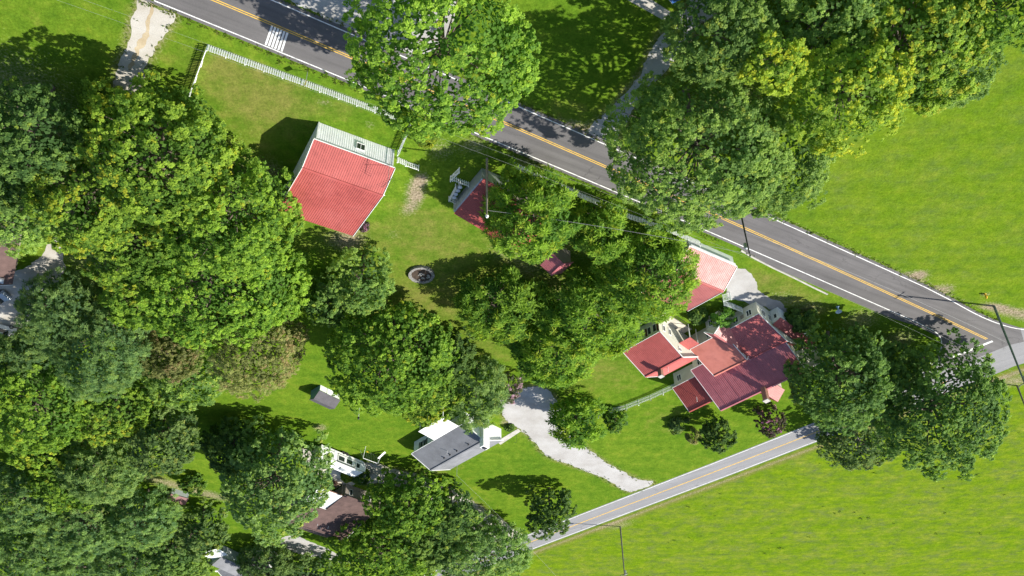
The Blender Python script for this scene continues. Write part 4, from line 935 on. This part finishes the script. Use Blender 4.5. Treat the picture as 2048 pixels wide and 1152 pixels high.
def crown_mesh(name, rng, R, b, sp, dens=1.0, low=-0.65, bright=1.0, fs=1.0):
    """boughs over the crown, tufts over each bough, leaves radiating from each tuft, larger dull leaves inside"""
    S = dict(SP[sp]); S['L'] *= fs; S['wd'] *= fs; S['m'] = max(5, round(S['m'] / fs ** 1.7)); rb = min(S.get('rb', 1.5), R * .36); area = 4 * math.pi * R * R * (0.35 + .65 * min(1.2, b / R)) * (1 - low) / 2
    nc = max(9, int(dens * 1.2 * area / (math.pi * rb * rb)))
    i = np.arange(nc) + rng.uniform(0, 1, nc) * .8
    z = 1 - (1 - low) * (i / nc); ph = i * 2.39996 + rng.normal(0, .3, nc); rr_ = np.sqrt(np.maximum(0, 1 - z * z))
    hz = np.where(z < 0, 1 - .30 * z * z, rr_); D = np.stack([hz * np.cos(ph), hz * np.sin(ph), z], 1)
    keep = (z > -.2) | (rng.random(nc) < .6); D, z = D[keep], z[keep]; nc = len(D)
    lob = np.zeros(nc)
    for _ in range(7):
        ax = nrm(rng.normal(0, 1, (1, 3)))[0]; lob += rng.uniform(.5, 1) * np.exp(-((1 - D @ ax) / .22))
    lob = (lob - lob.min()) / max(1e-6, (lob.max() - lob.min()))
    rad = (0.82 + .20 * lob) * rng.uniform(.88, 1.07, nc)
    rB = rb * rng.uniform(.7, 1.3, nc)
    E3 = np.array([R - rb * .55, R - rb * .55, b - rb * .4]); C = D * rad[:, None] * E3
    gold_ax = nrm(rng.normal(0, 1, (5, 3)) + np.array([0, -.2, .5])); patchf = np.max(D @ gold_ax.T, 1)
    accw = S['ca'] * np.clip((patchf - .55) * 3.2, .15, 1.6)
    tone_b = np.clip(rng.normal(.52, .2, nc) + .22 * (lob - .5), 0, 1)
    up = np.array([0, 0, 1.])
    # tufts on boughs
    m = S['m']; NT = nc * m; outb = np.repeat(D, m, 0)
    dt = nrm(rng.normal(0, 1, (NT, 3)) + 1.5 * outb + .6 * up)
    T_ = np.repeat(C, m, 0) + dt * (np.repeat(rB, m) * rng.uniform(.75, 1.1, NT))[:, None] * np.array([1, 1, S['flat']])
    tone_t = np.clip(np.repeat(tone_b, m) + rng.normal(0, .28, NT), 0, 1); acc_t = rng.random(NT) < np.repeat(accw, m)
    # sprays of each tuft
    ns = S['n']; N = NT * ns; k = S['k']; rt_ = S['rt']
    ds = nrm(rng.normal(0, 1, (N, 3)) + .5 * np.repeat(dt, ns, 0) + .5 * up)
    pos = np.repeat(T_, ns, 0) + ds * rt_ * rng.uniform(.2, .9, (N, 1))
    ax = nrm(ds * .55 + up * .8 + np.repeat(dt, ns, 0) * .3 + rng.normal(0, .2, (N, 3)))
    t1 = nrm(np.cross(ax, nrm(rng.normal(0, 1, (N, 3))))); t2 = np.cross(ax, t1)
    phi = (np.arange(k) * 2 * math.pi / k)[None, :] + rng.uniform(0, 6.28, (N, 1)) + rng.normal(0, .3, (N, k))
    l = np.cos(phi)[..., None] * t1[:, None] + np.sin(phi)[..., None] * t2[:, None] + ax[:, None] * rng.normal(S.get('cup', .05), .2, (N, k))[..., None]
    l = nrm(l); s = nrm(np.cross(np.broadcast_to(ax[:, None], l.shape), l) + rng.normal(0, .25, l.shape))
    Ln = S['L'] * rng.uniform(.65, 1.25, (N, k))[..., None]; wd = S['wd'] * rng.uniform(.8, 1.2, (N, k))[..., None]
    p = pos[:, None] + l * .03
    V = np.stack([p, p + l * Ln * .55 + s * wd, p + l * Ln - up * Ln * .12, p + l * Ln * .55 - s * wd], 2).reshape(-1, 3)
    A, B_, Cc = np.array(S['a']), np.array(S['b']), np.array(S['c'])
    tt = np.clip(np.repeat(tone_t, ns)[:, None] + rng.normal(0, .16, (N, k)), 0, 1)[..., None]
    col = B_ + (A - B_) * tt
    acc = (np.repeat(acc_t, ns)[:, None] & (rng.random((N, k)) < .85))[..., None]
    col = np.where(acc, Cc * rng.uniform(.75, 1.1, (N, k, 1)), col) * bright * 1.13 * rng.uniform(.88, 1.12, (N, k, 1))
    col = np.repeat(col.reshape(-1, 3), 4, 0)
    # inner leaves
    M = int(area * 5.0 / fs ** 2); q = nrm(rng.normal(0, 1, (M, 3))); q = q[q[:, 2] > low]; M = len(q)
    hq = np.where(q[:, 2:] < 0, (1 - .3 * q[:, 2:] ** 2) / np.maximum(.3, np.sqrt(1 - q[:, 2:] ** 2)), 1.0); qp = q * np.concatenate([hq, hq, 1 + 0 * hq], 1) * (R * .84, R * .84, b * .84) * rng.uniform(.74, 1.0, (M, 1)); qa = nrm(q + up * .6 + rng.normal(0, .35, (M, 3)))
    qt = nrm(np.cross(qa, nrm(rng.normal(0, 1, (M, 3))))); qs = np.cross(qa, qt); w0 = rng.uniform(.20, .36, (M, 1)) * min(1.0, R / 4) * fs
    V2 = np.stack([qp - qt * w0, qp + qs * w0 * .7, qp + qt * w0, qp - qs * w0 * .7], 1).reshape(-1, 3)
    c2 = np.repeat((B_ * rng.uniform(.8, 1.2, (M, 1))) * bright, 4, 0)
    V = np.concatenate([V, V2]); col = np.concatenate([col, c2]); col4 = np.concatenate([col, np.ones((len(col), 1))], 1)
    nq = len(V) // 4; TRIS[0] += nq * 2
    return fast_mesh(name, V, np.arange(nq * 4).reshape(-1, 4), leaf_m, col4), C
def tree(label, sp, u, v, hw, hh, seed, name="tree", cat="tree", group=None, dens=1.0, clear=None, low=-.65, bark_m=None, bright=1.0, bmax=1.25, lift=0.0):
    rng = np.random.default_rng(seed); hc = 7.0
    for _ in range(12):
        w = W(u, v, hc); s = scale_at(w); R = 1.04 * hw / s
        d = np.array([w.x, w.y, hc - H]); ca = -d[2] / np.linalg.norm(d); sa = math.sqrt(1 - ca * ca)
        b = math.sqrt(max(.05, (1.04 * hh / s) ** 2 - (R * ca) ** 2)) / sa
        b = min(bmax * R, max(.62 * R, b)); cl = min(clear if clear is not None else 2.0, .2 + .10 * b) + lift
        hc = .66 * b + cl
    root = thing(name, label, cat, (w.x, w.y, 0), 0, group)
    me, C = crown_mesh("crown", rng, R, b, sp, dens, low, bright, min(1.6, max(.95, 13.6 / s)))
    cr = bpy.data.objects.new("crown", me); link(cr, root); cr.location = (0, 0, hc)
    mb = MB(); r0 = max(.04, .019 * (R + b)); j = lambda q: rng.normal(0, q)
    t_mid = (j(.02 * R), j(.02 * R), hc * .5); t_top = (j(.04 * R), j(.04 * R), hc + .1 * b)
    mb.tube([(0, 0, -.05), (0, 0, .25), t_mid, t_top], [r0 * 1.5, r0 * 1.1, r0 * .85, r0 * .45], 9)
    pick = rng.permutation(len(C))[:min(len(C), 6 + int(R * 2.2))]
    for q in pick:
        e = C[q] + np.array([0, 0, hc]); f0 = rng.uniform(.45, .95); st = Vector(t_mid).lerp(Vector(t_top), f0) if e[2] > hc * .7 else Vector(t_mid)
        m_ = st.lerp(Vector(e), .55) + Vector((j(.05 * R), j(.05 * R), -.08 * R)); mb.tube([st, m_, Vector(e)], [r0 * .42, r0 * .24, .025], 5, False)
    mb.build("trunk", bark_m or bark, root, True)
    return root
T = [
 # label, species, u, v, half width, half height, seed, options
 ("large bright green leafy tree hanging over the main road at the top", "maple", 884, 118, 192, 168, 1, dict(bright=1.12, lift=6)),
 ("leafy tree spreading over the road right of the big roadside tree, dark green", "elm", 1395, 305, 172, 160, 2, dict(lift=4, bright=1.12)),
 ("tree with drooping green boughs at the edge of the mown field", "elm", 1550, 310, 112, 155, 3, dict(bright=1.05)),
 ("tree behind the golden boughs at the top right, mid green", "elm", 1640, 70, 150, 110, 4, dict(bright=1.2)),
 ("golden yellow tree hanging over the mown field", "gold", 1690, 196, 128, 62, 5, dict(dens=.85, lift=8)),
 ("small golden yellow tree between the dark trees above the road", "gold", 1545, 125, 62, 50, 6, dict(lift=11)),
 ("broad green tree at the top right above the golden boughs", "maple_y", 1800, 95, 165, 115, 7, dict(bright=1.05)),
 ("tree with ragged lower edge at the corner of the mown field", "elm", 1900, 135, 95, 80, 8, dict(bright=1.1)),
 ("tree at the very top right corner of the view", "maple", 2000, 25, 85, 80, 9, dict(bright=1.0)),
 ("dark tree shading the north gravel drive", "elm", 1440, 75, 105, 95, 10, dict(lift=6, bright=.95)),
 ("yellow-tinged leafy tree behind the barn on the upper left", "maple_y", 315, 300, 150, 150, 11, dict(clear=2.5)),
 ("leafy tree with golden tips left of the barn trees", "maple_y", 182, 390, 105, 122, 12, dict(clear=2)),
 ("dark tree at the far left beside the shaded lawn", "dark", 70, 262, 98, 98, 13, dict(bright=1.05, lift=3)),
 ("pale green fine-leaved tree over the brown roof at the left edge", "elm", 35, 425, 75, 75, 14, dict(bright=1.25)),
 ("tree with yellow tips filling the middle of the left woods", "maple_y", 270, 480, 120, 105, 61, dict()),
 ("green tree between the pines and the bright leafy tree", "maple", 290, 590, 85, 75, 62, dict()),
 ("dark tree beside the north-west gravel drive", "maple", 225, 240, 75, 70, 63, dict(bright=.8)),
 ("shaded tree at the left edge under the pale tree", "dark", 20, 340, 70, 80, 64, dict()),
 ("pine on the left edge between the white pickup and the woods", "pine", 40, 720, 70, 60, 65, dict(bright=.85)),
 ("green tree in the lower woods behind the pale feathery tree", "maple", 130, 960, 75, 60, 66, dict(bright=.85)),
 ("leafy tree closing the gap below the dark brown-green tree", "dark", 345, 1095, 60, 55, 67, dict(bright=1.1)),
 ("green tree in the bottom row between two pines", "pine", 165, 1135, 75, 50, 68, dict()),
 ("dark tree between the broad tree and the feathery tree", "dark", 900, 705, 45, 55, 69, dict(bright=.9)),
 ("dark bushy tree filling the bottom clump beside the brown roof", "elm", 860, 1075, 75, 60, 70, dict()),
 ("green leafy tree touching the left side of the barn roof", "maple", 465, 420, 130, 130, 15, dict(clear=2)),
 ("bright green leafy tree south-west of the barn", "maple", 430, 570, 175, 125, 16, dict(clear=2, bright=1.1)),
 ("brownish olive lacy tree at the lawn edge", "lacy", 510, 690, 100, 105, 17, dict(clear=2)),
 ("small browning lacy tree between the pine and the bright leafy tree", "lacy", 345, 705, 62, 58, 18, dict(bright=.8)),
 ("tall blue-green pine among the left woods", "pine", 200, 690, 95, 125, 19, dict(clear=2)),
 ("blue-green pine beside the gravel yard on the left", "pine", 118, 620, 80, 82, 20, dict(bright=.9)),
 ("green tree at the left edge below the pines", "maple", 70, 800, 115, 105, 21, dict(bright=.95)),
 ("light green tree in the middle of the left woods", "maple_y", 215, 815, 105, 75, 22, dict(bright=1.0)),
 ("light green tree beside the upper edge of the small lawn", "elm", 370, 760, 75, 60, 23, dict(bright=1.15)),
 ("dark brown-green tree at the head of the small lawn", "oak", 325, 870, 72, 85, 24, dict()),
 ("dark leafy tree shading the lawn beside the small lawn's dark tree", "dark", 470, 890, 62, 60, 25, dict(bright=.9)),
 ("big round grey-green tree beside the travel trailer", "oak", 550, 955, 112, 118, 26, dict(clear=2.5, bright=1.5)),
 ("yellow-green shrubby tree at the left edge of the woods", "maple_y", 90, 895, 70, 50, 27, dict(bright=1.1)),
 ("pale feathery tree beside the small lawn on the lower left", "willow", 200, 935, 85, 70, 28, dict()),
 ("pine at the left edge of the lower woods", "pine", 50, 990, 80, 75, 29, dict()),
 ("pine in the middle of the lower woods", "pine", 165, 1045, 85, 80, 30, dict(bright=1.05)),
 ("pine with yellowish top beside the hut lawn", "pine", 285, 1030, 75, 70, 31, dict(bright=1.1)),
 ("dark pine at the bottom left corner", "pine", 60, 1110, 85, 70, 32, dict()),
 ("green pine at the bottom edge left of the grey roof", "pine", 270, 1120, 90, 65, 33, dict(bright=1.05)),
 ("small dark tree between the big round tree and the grey roof", "oak", 400, 1055, 55, 55, 34, dict(bright=1.1)),
 ("tree at the bottom edge against the grey-roofed house", "elm", 370, 1135, 50, 40, 35, dict()),
 ("small tree covering the right end of the grey roof", "willow", 530, 1125, 55, 45, 36, dict(bright=.8)),
 ("dark tree at the bottom between grey roof and gravel lane", "oak", 610, 1150, 70, 35, 37, dict(bright=1.1)),
 ("leafy tree covering the end of the brown roof", "maple", 815, 1005, 85, 75, 38, dict(bright=.95, clear=1.5)),
 ("bright green tree at the bottom behind the brown roof", "maple", 770, 1105, 115, 65, 39, dict(bright=.95)),
 ("dark tree in the clump between brown roof and side road", "dark", 900, 1020, 55, 60, 40, dict(bright=1.1)),
 ("bright feathery tree at the bottom beside the side road", "willow", 955, 1100, 105, 70, 41, dict(bright=1.2)),
 ("dark round tree standing alone beside the side road", "dark", 1100, 1018, 46, 55, 42, dict(clear=1.2, bright=.85)),
 ("broad dark and yellow-green tree above the white house", "maple", 784, 712, 132, 122, 43, dict(clear=2, bright=1.0)),
 ("light yellow-green tree at the lower edge of the broad dark tree", "maple_y", 850, 755, 82, 88, 44, dict(bright=.95)),
 ("feathery green tree leaning over the white house roof", "willow", 952, 775, 62, 75, 45, dict(bright=1.0)),
 ("sparse light green tree behind the barn on the back lawn", "elm", 722, 560, 62, 72, 46, dict(bright=1.12, dens=.85)),
 ("small dark green tree left of the sparse light green tree", "dark", 655, 600, 45, 48, 47, dict(bright=1.2)),
 ("star-leaved tree beside the lamp pole with star-shaped leaf sprays", "pecan", 1062, 425, 90, 95, 48, dict(clear=2.5)),
 ("star-leaved tree between the lamp pole one and the garage one", "pecan", 1195, 455, 52, 75, 49, dict(clear=2.5)),
 ("large star-leaved tree overhanging the faded garage roof", "pecan", 1292, 540, 95, 95, 50, dict(clear=2.5)),
 ("star-leaved tree in the middle of the back lawn", "pecan", 1000, 610, 92, 72, 51, dict(clear=2, bright=.9)),
 ("star-leaved tree spreading left of the farmhouse wing", "pecan", 1180, 625, 105, 85, 52, dict(clear=2.5)),
 ("star-leaved tree hanging over the top of the white gravel drive", "pecan", 1110, 700, 82, 72, 53, dict(clear=2)),
 ("small star-leaved tree beside the white gravel drive", "pecan", 1152, 838, 50, 55, 54, dict(clear=1)),
 ("dark round tree behind the farmhouse beside the purple bush", "dark", 1433, 862, 33, 48, 55, dict(clear=.8, bright=.85)),
 ("dark green tree against the right end of the farmhouse", "dark", 1674, 745, 108, 118, 56, dict(clear=3, bright=1.3)),
 ("very large dark green tree at the corner of the junction", "dark", 1874, 808, 134, 140, 57, dict(clear=3, bright=1.35)),
 ("dark tree with pale bare limbs over the side road", "oak", 1715, 880, 85, 60, 58, dict(clear=2.5, bark_m=grey_bark, dens=.8, bright=1.0)),
 ("dark tree filling the gap between the two big junction trees", "dark", 1775, 748, 70, 78, 71, dict(bright=1.3)),
 ("shaded tree beside the verge at the farmhouse front corner", "dark", 1600, 640, 26, 22, 59, dict(clear=.3)),
]
for (lb, sp, u, v, hw, hh, sd, op) in T: tree(lb, sp, u, v, hw, hh, sd, {"pine": "pine_tree"}.get(sp, "tree"), group="trees of the gardens and woods", **op)
S_ = [
 ("purple-flowered bush behind the farmhouse", "purple", 1540, 842, 28, 38, 101, dict(clear=.3)),
 ("pink-flowered bush at the top of the white gravel drive", "pink", 1018, 772, 28, 45, 102, dict(clear=.3)),
 ("round glossy shrub against the farmhouse front", "shrub", 1445, 632, 21, 20, 103, dict(clear=.2, bright=1.25)),
 ("shrub growing through the end of the garden fence", "shrub", 1230, 838, 21, 26, 104, dict(clear=.2, bright=.8)),
 ("shrub hiding the roof of the tiny hut", "shrub", 385, 965, 24, 20, 105, dict(clear=.1, bright=.7)),
 ("low dark shrubs beside the garage wall", "dark", 1395, 632, 16, 14, 106, dict(clear=.1)),
 ("yellow-flowered shrub by the brown-roofed house steps", "gold", 697, 952, 12, 10, 107, dict(clear=.1, bright=.6)),
 ("leafy bush at the edge of the concrete pad", "shrub", 722, 952, 16, 14, 108, dict(clear=.1, bright=.6)),
 ("low flowering bush under the big roadside tree by the fence corner", "gold", 850, 272, 22, 9, 109, dict(clear=.05, bright=.7)),
 ("small brown bush beside the barn corner", "purple", 728, 452, 8, 10, 110, dict(clear=.05)),
 ("sparse yellowing sapling on the lawn behind the farmhouse", "lacy", 1386, 872, 12, 18, 111, dict(dens=.6)),
 ("tiny bush beside the concrete front walk", "dark", 1019, 855, 6, 5, 112, dict(clear=.05)),
 ("fallen leafy branch lying on the lawn behind the farmhouse", "oak", 1356, 850, 20, 6, 113, dict(clear=.0, dens=.3)),
]
for (lb, sp, u, v, hw, hh, sd, op) in S_: tree(lb, sp, u, v, hw, hh, sd, "bush", "bush", group="bushes around the houses", **op)

# ------------------------------------------------------------------ rough grass tufts in the south meadow (uncountable)
rng = np.random.default_rng(5)
n = 9000; px = rng.uniform(1000, 2200, n); py = rng.uniform(830, 1290, n)
pos = np.array([tuple(W(a, b)) for a, b in zip(px, py)]); dd = (pos[:, 0] - cen0.x) * nside.x + (pos[:, 1] - cen0.y) * nside.y
fld_ = np.sin(pos[:, 0] * .21 + 1.3 * np.sin(pos[:, 1] * .13)) + np.sin(pos[:, 1] * .27 + pos[:, 0] * .09) + .8 * np.sin(pos[:, 0] * .53 - pos[:, 1] * .41)
pos = pos[(dd < -HS - 3.5) & (rng.random(n) < np.clip(.10 * (fld_ - .6), .012, .5))]; n = len(pos); kb = 7
sz = np.exp(rng.normal(-1.15, .4, n)); big = rng.random(n) < .03; sz[big] *= 2.0
az = rng.uniform(0, 6.28, (n, kb)); le = rng.uniform(.5, 1.2, (n, kb)) * sz[:, None]; hg = rng.uniform(.3, .7, (n, kb)) * sz[:, None] * .7
dv = np.stack([np.cos(az) * le, np.sin(az) * le * .7, hg], -1); sd_ = np.stack([-np.sin(az), np.cos(az), 0 * az], -1) * (.16 * sz)[:, None, None]
b0 = pos[:, None] + 0 * dv; V = np.stack([b0, b0 + dv * .6 + sd_ + [0, 0, .03], b0 + dv, b0 + dv * .6 - sd_ + [0, 0, .03]], 2).reshape(-1, 3)
ct = np.clip(rng.normal(.5, .3, (n, 1, 1)), 0, 1); cc = np.array([.040, .095, .018]) + (np.array([.15, .23, .022]) - np.array([.040, .095, .018])) * ct
cc = np.repeat(np.concatenate([cc * np.ones((n, kb, 3)), np.ones((n, kb, 1))], 2).reshape(-1, 4), 4, 0)
tuft = link(bpy.data.objects.new("meadow_grass", fast_mesh("meadow_grass", V, np.arange(n * kb * 4).reshape(-1, 4), leaf_m, cc)))
tag(tuft, "rough grass tufts covering the bright green meadow", "grass", kind="stuff")
def tufts(name, label, pos, seed, lo, hi, size, kb=6):
    rng = np.random.default_rng(seed); n = len(pos); sz = size * np.exp(rng.normal(0, .4, n))
    az = rng.uniform(0, 6.28, (n, kb)); le = rng.uniform(.5, 1.2, (n, kb)) * sz[:, None]; hg = rng.uniform(.3, .8, (n, kb)) * sz[:, None]
    dv = np.stack([np.cos(az) * le, np.sin(az) * le, hg], -1); sd_ = np.stack([-np.sin(az), np.cos(az), 0 * az], -1) * (.2 * sz)[:, None, None]
    b0 = pos[:, None] + 0 * dv; V = np.stack([b0, b0 + dv * .6 + sd_, b0 + dv, b0 + dv * .6 - sd_], 2).reshape(-1, 3)
    ct = np.clip(rng.normal(.5, .3, (n, 1, 1)), 0, 1); cc = np.array(lo) + (np.array(hi) - np.array(lo)) * ct
    cc = np.repeat(np.concatenate([cc * np.ones((n, kb, 3)), np.ones((n, kb, 1))], 2).reshape(-1, 4), 4, 0)
    return tag(link(bpy.data.objects.new(name, fast_mesh(name, V, np.arange(n * kb * 4).reshape(-1, 4), leaf_m, cc))), label, "grass", kind="stuff")
rng = np.random.default_rng(9); fp = np.array([tuple(p) for p in FRINGE]); fp = np.repeat(fp, 3, 0); fp[:, :2] += rng.normal(0, .35, (len(fp), 2)); fp = fp[rng.random(len(fp)) < .75]; fp[:, 2] = .004
tufts("verge_grass", "ragged grass growing in along the edges of the gravel drives", fp, 10, (.07, .13, .012), (.15, .20, .03), .2)
re_ = np.array([(p.x + .0, p.y, 0.0) for l_, o_ in ((up_line, .75), (lo_line, -.75)) for p in resample(offset(l_, o_), 900) if abs(p.x) < 80 and (p.x < W(1440, 470).x or o_ > 0)])
re_ = np.repeat(re_, 4, 0); re_[:, :2] += rng.normal(0, .22, (len(re_), 2)); tufts("roadside_grass", "rough grass growing along both edges of the main road", re_, 11, (.07, .13, .012), (.17, .19, .04), .16, 5)
print("LEAF TRIS", TRIS[0], "objects", len(scene.objects))
